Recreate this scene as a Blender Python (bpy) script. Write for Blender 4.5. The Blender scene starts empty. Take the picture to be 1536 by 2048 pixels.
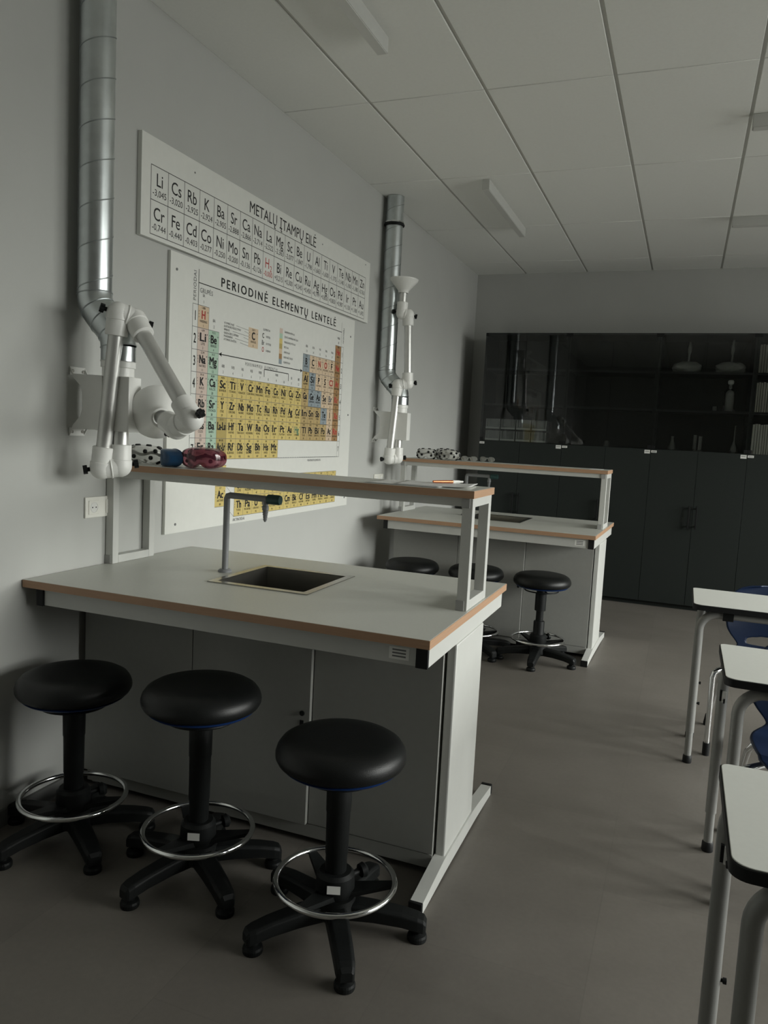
import bpy, bmesh, math, random
from mathutils import Vector, Matrix
random.seed(7)
PI = math.pi
S = bpy.context.scene
C = S.collection

# ------------------------------------------------------------------ materials
MATS = {}
def principled(name, col, rough=0.5, metal=0.0, spec=0.5, noise=0.0, nscale=8.0, bump=0.0, bscale=200.0, coat=0.0, alpha=1.0):
    if name in MATS: return MATS[name]
    m = bpy.data.materials.new(name); m.use_nodes = True
    nt = m.node_tree; b = nt.nodes['Principled BSDF']
    b.inputs['Base Color'].default_value = (*col, 1); b.inputs['Roughness'].default_value = rough
    b.inputs['Metallic'].default_value = metal; b.inputs['Specular IOR Level'].default_value = spec
    b.inputs['Coat Weight'].default_value = coat; b.inputs['Alpha'].default_value = alpha
    tc = nt.nodes.new('ShaderNodeTexCoord')
    if noise > 0:
        n = nt.nodes.new('ShaderNodeTexNoise'); n.inputs['Scale'].default_value = nscale; n.inputs['Detail'].default_value = 6
        nt.links.new(tc.outputs['Object'], n.inputs['Vector'])
        r = nt.nodes.new('ShaderNodeValToRGB')
        r.color_ramp.elements[0].position = 0.3; r.color_ramp.elements[1].position = 0.7
        r.color_ramp.elements[0].color = (*[c * (1 - noise) for c in col], 1)
        r.color_ramp.elements[1].color = (*[min(1, c * (1 + noise)) for c in col], 1)
        nt.links.new(n.outputs['Fac'], r.inputs['Fac']); nt.links.new(r.outputs['Color'], b.inputs['Base Color'])
    if bump > 0:
        n2 = nt.nodes.new('ShaderNodeTexNoise'); n2.inputs['Scale'].default_value = bscale; n2.inputs['Detail'].default_value = 3
        nt.links.new(tc.outputs['Object'], n2.inputs['Vector'])
        bp = nt.nodes.new('ShaderNodeBump'); bp.inputs['Strength'].default_value = bump; bp.inputs['Distance'].default_value = 0.002
        nt.links.new(n2.outputs['Fac'], bp.inputs['Height']); nt.links.new(bp.outputs['Normal'], b.inputs['Normal'])
    MATS[name] = m
    return m

def glass_mat(name, tint, gloss=1.0, rough=0.02, base=0.04, diffuse=None, dfac=0.0, ior=1.5):
    """thin sheet glass / clear plastic: transparent, with a fresnel reflection and an optional milky share"""
    m = bpy.data.materials.new(name); m.use_nodes = True
    nt = m.node_tree; nt.nodes.clear(); N = nt.nodes.new; L = nt.links.new
    out = N('ShaderNodeOutputMaterial'); tr = N('ShaderNodeBsdfTransparent'); gl = N('ShaderNodeBsdfGlossy')
    tr.inputs['Color'].default_value = (*tint, 1); gl.inputs['Roughness'].default_value = rough
    gl.inputs['Color'].default_value = (gloss, gloss, gloss, 1)
    fr = N('ShaderNodeFresnel'); fr.inputs['IOR'].default_value = ior
    mx = N('ShaderNodeMixShader')
    L(fr.outputs['Fac'], mx.inputs[0])
    src = tr.outputs[0]
    if diffuse:
        d = N('ShaderNodeBsdfDiffuse'); d.inputs['Color'].default_value = (*diffuse, 1)
        m2 = N('ShaderNodeMixShader'); m2.inputs[0].default_value = dfac
        L(tr.outputs[0], m2.inputs[1]); L(d.outputs[0], m2.inputs[2]); src = m2.outputs[0]
    L(src, mx.inputs[1]); L(gl.outputs[0], mx.inputs[2]); L(mx.outputs[0], out.inputs['Surface'])
    return m

M = {}
M['wall'] = principled('painted_wall', (0.47, 0.475, 0.455), 0.85, spec=0.25, noise=0.02, nscale=3, bump=0.15, bscale=350)
M['tile'] = principled('ceiling_tile', (0.90, 0.905, 0.87), 0.9, spec=0.2, noise=0.012, nscale=60, bump=0.2, bscale=500)
M['tee'] = principled('ceiling_grid_void', (0.6, 0.6, 0.57), 0.9)
M['laminate'] = principled('grey_laminate', (0.585, 0.59, 0.545), 0.42, noise=0.02, nscale=90, bump=0.05, bscale=900)
M['panel'] = principled('grey_melamine', (0.30, 0.302, 0.282), 0.55, noise=0.02, nscale=40)
M['white_metal'] = principled('white_lacquered_steel', (0.54, 0.545, 0.52), 0.42, noise=0.012, nscale=20)
M['white_plastic'] = principled('white_plastic', (0.82, 0.82, 0.79), 0.33, noise=0.012, nscale=30)
M['socket'] = principled('ivory_plastic', (0.82, 0.81, 0.75), 0.35)
M['grey_plastic'] = principled('grey_plastic', (0.33, 0.33, 0.32), 0.5, noise=0.03, nscale=30)
M['black_plastic'] = principled('black_plastic', (0.0075, 0.0085, 0.0085), 0.5, spec=0.22, noise=0.12, nscale=30, bump=0.1, bscale=400)
M['black_cap'] = principled('black_cap', (0.008, 0.0085, 0.009), 0.55, spec=0.3)
M['vinyl'] = principled('black_vinyl', (0.006, 0.0068, 0.0068), 0.40, spec=0.32, noise=0.08, nscale=40, bump=0.25, bscale=450)
M['navy'] = principled('navy_plastic', (0.012, 0.042, 0.16), 0.4, noise=0.05, nscale=20)
M['blue_shell'] = principled('blue_shell_plastic', (0.005, 0.018, 0.058), 0.45, noise=0.05, nscale=60, bump=0.2, bscale=600)
M['chrome'] = principled('chrome', (0.82, 0.83, 0.83), 0.12, metal=1.0)
M['steel'] = principled('brushed_steel', (0.36, 0.35, 0.32), 0.26, metal=1.0, noise=0.06, nscale=60)
M['galv'] = principled('galvanised_steel', (0.66, 0.70, 0.71), 0.3, metal=1.0, noise=0.14, nscale=9)
M['seam'] = principled('galvanised_seam', (0.45, 0.48, 0.49), 0.45, metal=1.0)
M['alu'] = principled('anodised_aluminium', (0.66, 0.66, 0.64), 0.38, metal=0.65, noise=0.03, nscale=30)
M['desk_metal'] = principled('silver_grey_steel', (0.27, 0.272, 0.26), 0.45, metal=0.25, noise=0.02, nscale=30)
M['desk_top'] = principled('white_desk_laminate', (0.78, 0.79, 0.745), 0.45, noise=0.012, nscale=60)
M['cab'] = principled('anthracite_melamine', (0.018, 0.0225, 0.0205), 0.5, spec=0.3, noise=0.06, nscale=50)
M['cab_in'] = principled('anthracite_inside', (0.040, 0.044, 0.043), 0.6, spec=0.3)
M['tap'] = principled('grey_epoxy_tap', (0.23, 0.235, 0.24), 0.4, noise=0.03, nscale=40)
M['tap_green'] = principled('dark_green_tap_handle', (0.03, 0.075, 0.07), 0.4)
M['dial'] = principled('pale_sticker', (0.78, 0.78, 0.75), 0.6)
M['lip'] = principled('white_lip', (0.90, 0.90, 0.87), 0.35)
M['ink'] = principled('black_ink', (0.012, 0.012, 0.012), 0.7)
M['greyink'] = principled('grey_ink', (0.16, 0.16, 0.16), 0.7)
M['greenink'] = principled('green_ink', (0.10, 0.22, 0.13), 0.7)
M['redink'] = principled('red_ink', (0.42, 0.05, 0.04), 0.7)
M['board'] = principled('white_board', (0.70, 0.705, 0.665), 0.55, noise=0.015, nscale=30, bump=0.06, bscale=400)
M['paper'] = principled('white_paper', (0.80, 0.80, 0.79), 0.7)
M['copper'] = principled('copper_pen', (0.62, 0.22, 0.10), 0.25, metal=0.7)
M['lamp'] = principled('lamp_diffuser', (0.66, 0.66, 0.63), 0.4)
M['skirting'] = principled('grey_skirting', (0.14, 0.14, 0.135), 0.6, noise=0.05, nscale=20)
M['glass_dark'] = glass_mat('cabinet_glass', (0.90, 0.92, 0.92), gloss=0.75, rough=0.015, ior=1.5)
M['pane'] = glass_mat('window_glass', (0.97, 0.98, 0.98), gloss=0.8)
M['clear'] = glass_mat('clear_plastic', (0.80, 0.80, 0.78), gloss=0.9, rough=0.12, diffuse=(0.62, 0.62, 0.57), dfac=0.45)
M['bin'] = glass_mat('clear_bin_plastic', (0.75, 0.76, 0.76), gloss=0.9, rough=0.12, diffuse=(0.7, 0.7, 0.68), dfac=0.30)
M['flask'] = glass_mat('laboratory_glass', (0.82, 0.84, 0.83), gloss=1.0, rough=0.05, diffuse=(0.75, 0.75, 0.7), dfac=0.28)
M['bag'] = glass_mat('cloudy_film', (0.78, 0.78, 0.76), gloss=1.0, rough=0.2, diffuse=(0.75, 0.75, 0.70), dfac=0.45)
M['red_clear'] = glass_mat('tinted_red_plastic', (0.45, 0.16, 0.20), gloss=1.0, rough=0.1, diffuse=(0.11, 0.024, 0.04), dfac=0.55)
M['blue_clear'] = principled('blue_goggle_plastic', (0.014, 0.06, 0.14), 0.3, noise=0.1, nscale=60)
# printed chart colours
for n, c in dict(pk=(0.60, 0.49, 0.42), gr=(0.40, 0.55, 0.43), ye=(0.62, 0.49, 0.17), pe=(0.62, 0.48, 0.33), tn=(0.46, 0.34, 0.15),
                 bl=(0.27, 0.32, 0.34), br=(0.34, 0.20, 0.085), or_=(0.58, 0.44, 0.30), ol=(0.42, 0.33, 0.11)).items():
    M['c_' + n] = principled('print_' + n, c, 0.6)

def wood_mat():
    m = principled('beech_edge', (0.30, 0.175, 0.10), 0.5)
    nt = m.node_tree; b = nt.nodes['Principled BSDF']
    tc = nt.nodes.new('ShaderNodeTexCoord'); mp = nt.nodes.new('ShaderNodeMapping'); mp.inputs['Scale'].default_value = (6, 6, 160)
    n = nt.nodes.new('ShaderNodeTexNoise'); n.inputs['Scale'].default_value = 1.5; n.inputs['Detail'].default_value = 5
    r = nt.nodes.new('ShaderNodeValToRGB'); r.color_ramp.elements[0].color = (0.36, 0.215, 0.13, 1); r.color_ramp.elements[1].color = (0.48, 0.295, 0.18, 1)
    nt.links.new(tc.outputs['Object'], mp.inputs['Vector']); nt.links.new(mp.outputs[0], n.inputs['Vector'])
    nt.links.new(n.outputs['Fac'], r.inputs['Fac']); nt.links.new(r.outputs[0], b.inputs['Base Color'])
    return m
M['wood'] = wood_mat()

def floor_mat():
    m = bpy.data.materials.new('vinyl_floor'); m.use_nodes = True
    nt = m.node_tree; b = nt.nodes['Principled BSDF']; N = nt.nodes.new; L = nt.links.new
    tc = N('ShaderNodeTexCoord')
    n1 = N('ShaderNodeTexNoise'); n1.inputs['Scale'].default_value = 1.6; n1.inputs['Detail'].default_value = 8; n1.inputs['Roughness'].default_value = 0.6
    n2 = N('ShaderNodeTexNoise'); n2.inputs['Scale'].default_value = 60; n2.inputs['Detail'].default_value = 4
    mp = N('ShaderNodeMapping'); mp.inputs['Rotation'].default_value = (0, 0, PI / 2)
    L(tc.outputs['Object'], n1.inputs['Vector']); L(tc.outputs['Object'], n2.inputs['Vector']); L(tc.outputs['Object'], mp.inputs['Vector'])
    br = N('ShaderNodeTexBrick'); br.inputs['Scale'].default_value = 1.0
    br.inputs['Brick Width'].default_value = 1.0; br.inputs['Row Height'].default_value = 0.5; br.inputs['Mortar Size'].default_value = 0.002
    br.inputs['Color1'].default_value = (0.94, 0.94, 0.94, 1); br.inputs['Color2'].default_value = (1.05, 1.05, 1.05, 1); br.inputs['Mortar'].default_value = (0.9, 0.9, 0.9, 1)
    L(mp.outputs[0], br.inputs['Vector'])
    r = N('ShaderNodeValToRGB'); r.color_ramp.elements[0].position = 0.3; r.color_ramp.elements[1].position = 0.72
    r.color_ramp.elements[0].color = (0.140, 0.128, 0.112, 1); r.color_ramp.elements[1].color = (0.185, 0.170, 0.150, 1)
    L(n1.outputs['Fac'], r.inputs['Fac'])
    r2 = N('ShaderNodeValToRGB'); r2.color_ramp.elements[0].color = (0.9, 0.9, 0.9, 1); r2.color_ramp.elements[1].color = (1.08, 1.08, 1.08, 1)
    L(n2.outputs['Fac'], r2.inputs['Fac'])
    m1 = N('ShaderNodeMixRGB'); m1.blend_type = 'MULTIPLY'; m1.inputs[0].default_value = 1
    m2 = N('ShaderNodeMixRGB'); m2.blend_type = 'MULTIPLY'; m2.inputs[0].default_value = 1
    L(r.outputs[0], m1.inputs[1]); L(br.outputs['Color'], m1.inputs[2]); L(m1.outputs[0], m2.inputs[1]); L(r2.outputs[0], m2.inputs[2])
    L(m2.outputs[0], b.inputs['Base Color']); b.inputs['Roughness'].default_value = 0.5; b.inputs['Specular IOR Level'].default_value = 0.35
    bp = N('ShaderNodeBump'); bp.inputs['Strength'].default_value = 0.12; bp.inputs['Distance'].default_value = 0.002
    L(n2.outputs['Fac'], bp.inputs['Height']); L(bp.outputs[0], b.inputs['Normal'])
    return m
M['floor'] = floor_mat()

# ------------------------------------------------------------------ mesh builder
TXT = {}
def text_geo(body, size, bold=0.0, spacing=1.0):
    k = (body, size, spacing)
    if k in TXT: return TXT[k]
    cu = bpy.data.curves.new('lettering', 'FONT'); cu.body = body; cu.size = size; cu.dimensions = '2D'; cu.fill_mode = 'FRONT'
    cu.resolution_u = 3; cu.space_character = spacing
    o = bpy.data.objects.new('lettering', cu); C.objects.link(o)
    dg = bpy.context.evaluated_depsgraph_get()
    me = bpy.data.meshes.new_from_object(o.evaluated_get(dg))
    vs = [(v.co.x, v.co.y) for v in me.vertices]; fs = [tuple(p.vertices) for p in me.polygons]
    bpy.data.objects.remove(o); bpy.data.curves.remove(cu); bpy.data.meshes.remove(me)
    TXT[k] = (vs, fs); return TXT[k]

class MB:
    def __init__(self): self.bm = bmesh.new(); self.mi = 0
    def _faces(self, fs, smooth=False):
        for f in fs: f.material_index = self.mi; f.smooth = smooth
    def box(self, x0, x1, y0, y1, z0, z1, bev=0.0, seg=2):
        r = bmesh.ops.create_cube(self.bm, size=1)
        for v in r['verts']:
            v.co = Vector((x0 + (v.co.x + .5) * (x1 - x0), y0 + (v.co.y + .5) * (y1 - y0), z0 + (v.co.z + .5) * (z1 - z0)))
        fs = list({f for v in r['verts'] for f in v.link_faces}); self._faces(fs)
        if bev > 0:
            es = list({e for v in r['verts'] for e in v.link_edges})
            g = bmesh.ops.bevel(self.bm, geom=es, offset=bev, segments=seg, affect='EDGES', profile=0.5)
            for f in g['faces']: f.material_index = self.mi; f.smooth = True
        return self
    def quad(self, pts):
        f = self.bm.faces.new([self.bm.verts.new(p) for p in pts]); f.material_index = self.mi; return self
    def prism(self, poly, axis, a, b, smooth=False):
        """poly: 2-D outline; axis 0/1/2 = extruded along x/y/z from a to b"""
        def P(u, v, t): return {0: (t, u, v), 1: (u, t, v), 2: (u, v, t)}[axis]
        A = [self.bm.verts.new(P(u, v, a)) for u, v in poly]; B = [self.bm.verts.new(P(u, v, b)) for u, v in poly]
        n = len(poly); fs = [self.bm.faces.new(A), self.bm.faces.new(B)]
        side = [self.bm.faces.new((A[i], A[(i + 1) % n], B[(i + 1) % n], B[i])) for i in range(n)]
        self._faces(fs); self._faces(side, smooth); return self
    def frame_at(self, d):
        d = Vector(d).normalized(); u = Vector((0, 0, 1)) if abs(d.z) < .95 else Vector((1, 0, 0))
        a = d.cross(u).normalized(); b = d.cross(a).normalized(); return a, b
    def lathe(self, prof, origin=(0, 0, 0), axis=(0, 0, 1), n=32, smooth=True, caps=True):
        """prof: list of (radius, height along axis)"""
        o = Vector(origin); d = Vector(axis).normalized(); a, b = self.frame_at(d); rings = []
        for r, h in prof:
            if r < 1e-6: rings.append([self.bm.verts.new(o + d * h)])
            else: rings.append([self.bm.verts.new(o + d * h + (a * math.cos(2 * PI * i / n) + b * math.sin(2 * PI * i / n)) * r) for i in range(n)])
        for A, B in zip(rings, rings[1:]):
            for i in range(n):
                j = (i + 1) % n
                if len(A) == 1 and len(B) == 1: continue
                if len(A) == 1: vs = (A[0], B[i], B[j])
                elif len(B) == 1: vs = (A[i], A[j], B[0])
                else: vs = (A[i], A[j], B[j], B[i])
                f = self.bm.faces.new(vs); f.smooth = smooth; f.material_index = self.mi
        if caps:
            for R in (rings[0], rings[-1]):
                if len(R) > 2: f = self.bm.faces.new(R); f.material_index = self.mi
        return self
    def cyl(self, p, q, r, r2=None, n=24, smooth=True, caps=True):
        p, q = Vector(p), Vector(q); return self.lathe([(r, 0), (r if r2 is None else r2, (q - p).length)], p, q - p, n, smooth, caps)
    def sphere(self, c, r, n=20, sc=(1, 1, 1)):
        g = bmesh.ops.create_uvsphere(self.bm, u_segments=n, v_segments=max(6, n // 2), radius=r)
        for v in g['verts']: v.co = Vector((v.co.x * sc[0], v.co.y * sc[1], v.co.z * sc[2])) + Vector(c)
        self._faces({f for v in g['verts'] for f in v.link_faces}, True); return self
    def tube(self, pts, r, n=16, smooth=True, caps=True, closed=False, rs=None, flat=None):
        P = [Vector(p) for p in pts]; m = len(P); rings = []; pa = None
        for i in range(m):
            if closed: d = P[(i + 1) % m] - P[i - 1]
            else: d = P[min(i + 1, m - 1)] - P[max(i - 1, 0)]
            d.normalize()
            if pa is None: a, b = self.frame_at(d)
            else:
                a = (pa - d * pa.dot(d)).normalized(); b = d.cross(a)
            pa = a; rr = rs[i] if rs else r
            rings.append([self.bm.verts.new(P[i] + (a * math.cos(2 * PI * k / n) + b * math.sin(2 * PI * k / n)) * rr) for k in range(n)])
        for A, B in (list(zip(rings, rings[1:] + ([rings[0]] if closed else [])))):
            for i in range(n):
                f = self.bm.faces.new((A[i], A[(i + 1) % n], B[(i + 1) % n], B[i])); f.smooth = smooth; f.material_index = self.mi
        if caps and not closed:
            for R in (rings[0], rings[-1]): f = self.bm.faces.new(R); f.material_index = self.mi
        return self
    def torus(self, c, R, r, n=48, k=10, axis=(0, 0, 1)):
        a, b = self.frame_at(axis)
        return self.tube([Vector(c) + (a * math.cos(2 * PI * i / n) + b * math.sin(2 * PI * i / n)) * R for i in range(n)], r, k, closed=True)
    def text(self, body, size, y, z, x, sx=1.0, align='C', bold=0.0, spacing=1.0, rot=0.0, valign='B', fit=None):
        """lettering on a plane facing +x, running along +y; rot in degrees turns it in that plane"""
        vs, fs = text_geo(body, size, bold, spacing)
        if not vs: return self
        x0 = min(v[0] for v in vs); x1 = max(v[0] for v in vs); sh = {'C': (x0 + x1) / 2, 'L': x0, 'R': x1}[align]
        if fit: sx = fit / (x1 - x0)
        oz = 0 if valign == 'B' else (min(v[1] for v in vs) + max(v[1] for v in vs)) / 2
        ca, sa = math.cos(math.radians(rot)), math.sin(math.radians(rot))
        strikes = [(0, 0)] if bold == 0 else [(-bold, -bold * .5), (bold, -bold * .5), (bold, bold * .5), (-bold, bold * .5)]
        for n_, (bu, bw) in enumerate(strikes):               # bold lettering is printed in shifted strikes
            V = []
            for u, w in vs:
                u = (u - sh) * sx + bu * size * .8; w = w - oz + bw * size
                V.append(self.bm.verts.new((x + n_ * .00004, y + u * ca - w * sa, z + u * sa + w * ca)))
            for f in fs:
                try: g = self.bm.faces.new([V[i] for i in f]); g.material_index = self.mi
                except ValueError: pass
        return self
    def rect(self, y0, y1, z0, z1, x): return self.quad([(x, y0, z0), (x, y1, z0), (x, y1, z1), (x, y0, z1)])
    def build(self, name, mats, parent=None, bevel=0, normals=True):
        if normals: bmesh.ops.recalc_face_normals(self.bm, faces=self.bm.faces)
        me = bpy.data.meshes.new(name); self.bm.to_mesh(me); self.bm.free()
        sm = [p.use_smooth for p in me.polygons]
        if any(sm): me.set_sharp_from_angle(angle=math.radians(38)); me.polygons.foreach_set('use_smooth', sm)
        for m in (mats if isinstance(mats, (list, tuple)) else [mats]): me.materials.append(m)
        o = bpy.data.objects.new(name, me); C.objects.link(o)
        if parent: o.parent = parent
        if bevel:
            md = o.modifiers.new('soft_edges', 'BEVEL'); md.width = bevel; md.segments = 2; md.limit_method = 'ANGLE'; md.angle_limit = math.radians(40)
        return o

def tag(o, label, cat=None, group=None):
    o['label'] = label
    if cat: o['category'] = cat
    if group: o['group'] = group
    return o
def thing(name, label, cat, loc=(0, 0, 0), rz=0.0, group=None):
    o = bpy.data.objects.new(name, None); C.objects.link(o); o.location = loc; o.rotation_euler = (0, 0, rz); o.empty_display_size = .1
    return tag(o, label, cat, group)
def structure(o): o['kind'] = 'structure'; return o
def kids(o): return [c for c in bpy.data.objects if c.parent == o]
def copy_thing(root, loc, rz=None, label=None):
    r = root.copy(); C.objects.link(r); r.location = loc
    if rz is not None: r.rotation_euler = (0, 0, rz)
    if label: r['label'] = label
    def rec(a, b):
        for ch in kids(a):
            c = ch.copy(); C.objects.link(c); c.parent = b; rec(ch, c)
    rec(root, r); return r

# ------------------------------------------------------------------ camera
CX, CZ = 2.13005, 1.44
yaw, pitch, roll, FPX = -0.367111, -0.101154, 0.0514634, 1545.02
fw = Vector((math.sin(yaw) * math.cos(pitch), math.cos(yaw) * math.cos(pitch), math.sin(pitch)))
r0 = Vector((math.cos(yaw), -math.sin(yaw), 0)); u0 = r0.cross(fw)
rt = r0 * math.cos(roll) + u0 * math.sin(roll); up = -r0 * math.sin(roll) + u0 * math.cos(roll)
cam = bpy.data.cameras.new('camera'); co = bpy.data.objects.new('camera', cam); C.objects.link(co)
cam.sensor_fit = 'VERTICAL'; cam.sensor_height = 36.0; cam.sensor_width = 27.0; cam.lens = FPX / 2048 * 36.0
cam.clip_start = 0.02; cam.clip_end = 200
co.matrix_world = Matrix(((rt.x, up.x, -fw.x, CX), (rt.y, up.y, -fw.y, 0), (rt.z, up.z, -fw.z, CZ), (0, 0, 0, 1)))
S.camera = co

# ------------------------------------------------------------------ room shell
H, YB, YF, XR = 3.101, 7.87, -2.6, 6.6
structure(MB().box(0, XR, YF, YB, -.1, 0).build('floor', M['floor']))
structure(MB().box(-.15, 0, YF - .15, YB + .15, -.1, H + .12).build('wall_left', M['wall']))
structure(MB().box(0, XR, YB, YB + .15, -.1, H + .12).build('wall_back', M['wall']))
structure(MB().box(0, XR, YF - .15, YF, -.1, H + .12).build('wall_front', M['wall']))
# right wall with two window openings
WIN = [(1.2, 3.7), (4.2, 6.7)]
WZ0, WZ1 = 0.92, 2.85
SKY = 27.0
b = MB(); b.box(XR, XR + .25, YF - .15, YB + .15, -.1, WZ0); b.box(XR, XR + .25, YF - .15, YB + .15, WZ1, H + .12)
ys = [YF - .15] + [v for w in WIN for v in w] + [YB + .15]
for a, c in zip(ys[::2], ys[1::2]): b.box(XR, XR + .25, a, c, WZ0, WZ1)
structure(b.build('wall_right', M['wall']))
for i, (a, c) in enumerate(WIN):
    b = MB(); t = .06; x0, x1 = XR + .10, XR + .17
    b.box(x0, x1, a, c, WZ0, WZ0 + t); b.box(x0, x1, a, c, WZ1 - t, WZ1); b.box(x0, x1, a, a + t, WZ0 + t, WZ1 - t); b.box(x0, x1, c - t, c, WZ0 + t, WZ1 - t)
    b.box(x0, x1, (a + c) / 2 - .04, (a + c) / 2 + .04, WZ0 + t, WZ1 - t)
    w = structure(b.build('window_%d' % (i + 1), M['white_plastic']))
    p = MB(); p.box(XR + .13, XR + .136, a + t, c - t, WZ0 + t, WZ1 - t).build('pane', M['pane'], w)
    MB().box(XR - .05, XR + .10, a, c, WZ0 - .0, WZ0 + .02).build('sill', M['white_plastic'], w)
# suspended ceiling: 0.6 x 1.2 m tiles hung below the slab
GX, GY, DX, DY = 0.4908, 3.7669, 0.6, 1.1944
b = MB(); b.box(0, XR, YF, YB, H + .008, H + .12); b.mi = 1
gx = 0.018; gy = 0.008
xs = [GX + DX * i for i in range(-1, 12)]; yv = [GY + DY * j for j in range(-6, 5)]
for i in range(len(xs) - 1):
    a, c = max(0, xs[i] + gx / 2), min(XR, xs[i + 1] - gx / 2)
    if c - a < .02: continue
    for j in range(len(yv) - 1):
        e, f = max(YF, yv[j] + gy / 2), min(YB, yv[j + 1] - gy / 2)
        if f - e < .02: continue
        b.box(a, c, e, f, H, H + .0085, bev=0.0015, seg=1)
structure(b.build('ceiling', [M['tee'], M['tile']]))
structure(MB().box(0, .012, YF, YB, 0, .06).build('baseboard_left', M['skirting']))
structure(MB().box(.012, XR, YB - .012, YB, 0, .06).build('baseboard_back', M['skirting']))

# ------------------------------------------------------------------ ceiling lamps
def lamp(loc, rz, label):
    t = thing('ceiling_lamp', label, 'lamp', loc, rz, 'linear ceiling lamps')
    MB().box(-.024, .024, -.6, .6, -.066, 0, bev=.003).build('housing', M['white_metal'], t)
    MB().box(-.021, .021, -.594, .594, -.069, -.0655).build('diffuser', M['lamp'], t)
    return t
lamp((.793, 2.585, H), 0, 'long white box lamp on the ceiling cut off by the top edge of the photo')
lamp((.787, 5.615, H), 0, 'white box lamp on the ceiling close above the far ventilation pipe')
lamp((2.90, 4.37, H), PI / 2, 'crosswise white ceiling lamp at the right edge, the nearer one')
lamp((2.90, 6.19, H), PI / 2, 'crosswise white ceiling lamp at the right edge, the farther one near the back wall')

# ------------------------------------------------------------------ laboratory benches
ZT = 0.867
def loop_plate(b, ox0, ox1, oy0, oy1, ix0, ix1, iy0, iy1, z0, z1, m_top, m_side):
    """a plate with a rectangular hole"""
    o = [(ox0, oy0), (ox1, oy0), (ox1, oy1), (ox0, oy1)]; i = [(ix0, iy0), (ix1, iy0), (ix1, iy1), (ix0, iy1)]
    V = lambda p, z: b.bm.verts.new((p[0], p[1], z))
    ot, ob, it, ib = [V(p, z1) for p in o], [V(p, z0) for p in o], [V(p, z1) for p in i], [V(p, z0) for p in i]
    for k in range(4):
        l = (k + 1) % 4
        for vs, mi in (((ot[k], ot[l], it[l], it[k]), m_top), ((ob[k], ob[l], ib[l], ib[k]), m_top), ((ot[k], ot[l], ob[l], ob[k]), m_side), ((it[k], it[l], ib[l], ib[k]), m_side)):
            f = b.bm.faces.new(vs); f.material_index = mi
def bench(label):
    t = thing('laboratory_bench', label, 'bench', group='laboratory benches')
    SX0, SX1, SY0, SY1 = .53, .94, .34, .76           # sink cut-out in local coordinates
    b = MB(); loop_plate(b, .002, 1.498, .002, .998, SX0 + .015, SX1 - .015, SY0 + .015, SY1 - .015, ZT - .026, ZT, 0, 0)
    wt = b.build('worktop', M['laminate'], t)
    b = MB(); e = .003; za, zb = ZT - .0265, ZT - .0008
    b.box(0, 1.5, 0, e, za, zb); b.box(0, 1.5, 1 - e, 1, za, zb); b.box(0, e, e, 1 - e, za, zb); b.box(1.5 - e, 1.5, e, 1 - e, za, zb)
    tag(b.build('edge_band', M['wood'], wt), 'brown wood coloured edge strip of the worktop')
    # top frame: two cross arms with black end caps, front and rear rails
    z1 = ZT - .027; z0 = z1 - .062
    for x0 in (.045, 1.455):
        arm = MB().box(x0, x0 + .035 if x0 > 1 else x0 + .028, .03, .97, z0, z1, bev=.002).build('cross_arm', M['white_metal'], t)
        for y0, y1 in ((.018, .031), (.969, .982)):
            tag(MB().box(x0 - .001, x0 + (.036 if x0 > 1 else .029), y0, y1, z0 - .001, z1, bev=.002).build('end_cap', M['black_cap'], arm), 'black plastic end cap')
    for y0 in (.026, .956):
        r_ = MB().box(.074, 1.4545, y0, y0 + .02, z0 + .002, z1 - .001).build('apron_rail', M['white_metal'], t)
        if y0 < .5:
            b = MB(); b.box(1.37, 1.432, y0 - .0008, y0, z0 + .014, z1 - .012); b.mi = 1
            for k in range(3): b.box(1.38, 1.422, y0 - .0014, y0 - .0006, z0 + .021 + .0095 * k, z0 + .0255 + .0095 * k)
            tag(b.build('sticker', [M['dial'], M['greyink']], r_), 'small pale sticker with lines of print')
    # T legs: wide upright and floor foot
    for x0 in (.03, 1.462):
        lg = MB().box(x0, x0 + .032, .32, .67, .05 if x0 > .5 else 0, z0 + .001, bev=.006).build('leg_panel', M['white_metal'], t)
        if x0 < .5: continue                              # the wall end stands on its panel only
        poly = [(.08, .0), (.08, .036), (.30, .062), (.69, .062), (.96, .036), (.96, .0), (.72, .008), (.32, .008)]
        ft = MB().prism(poly, 0, x0 - .002, x0 + .038).build('foot', M['white_metal'], t)
        for y0, y1 in ((.068, .0815), (.9585, .975)):
            tag(MB().box(x0 - .004, x0 + .04, y0, y1, 0, .040, bev=.003).build('foot_cap', M['black_cap'], ft), 'black plastic foot cap')
    # raised shelf on two rectangular tube frames
    SZ = 1.268
    sh = MB().box(0, 1.492, .412, .692, SZ - .0245, SZ).build('riser_shelf', M['laminate'], t)
    b = MB(); b.box(-.003, 1.495, .409, .412, SZ - .025, SZ - .0005); b.box(-.003, 1.495, .692, .695, SZ - .025, SZ - .0005); b.box(-.003, 0, .412, .692, SZ - .025, SZ - .0005); b.box(1.492, 1.495, .412, .692, SZ - .025, SZ - .0005)
    tag(b.build('edge_band', M['wood'], sh), 'brown wood coloured edge strip of the shelf')
    for x0 in (-.003, 1.455):
        b = MB(); a, c = x0, x0 + .036; zb, zt = ZT + .0005, SZ - .0255
        b.box(a, c, .418, .452, zb, zt, bev=.002); b.box(a, c, .642, .676, zb, zt, bev=.002); b.box(a, c, .452, .642, zb, zb + .032, bev=.002); b.box(a, c, .452, .642, zt - .03, zt, bev=.002)
        fr = b.build('shelf_upright', M['white_metal'], t)
        for z in (zb, zt - .032):
            tag(MB().box(a - .002, a + .026, .415, .4195, z, z + .034, bev=.001).build('corner_cap', M['grey_plastic'], fr), 'grey plastic corner cap')
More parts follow.
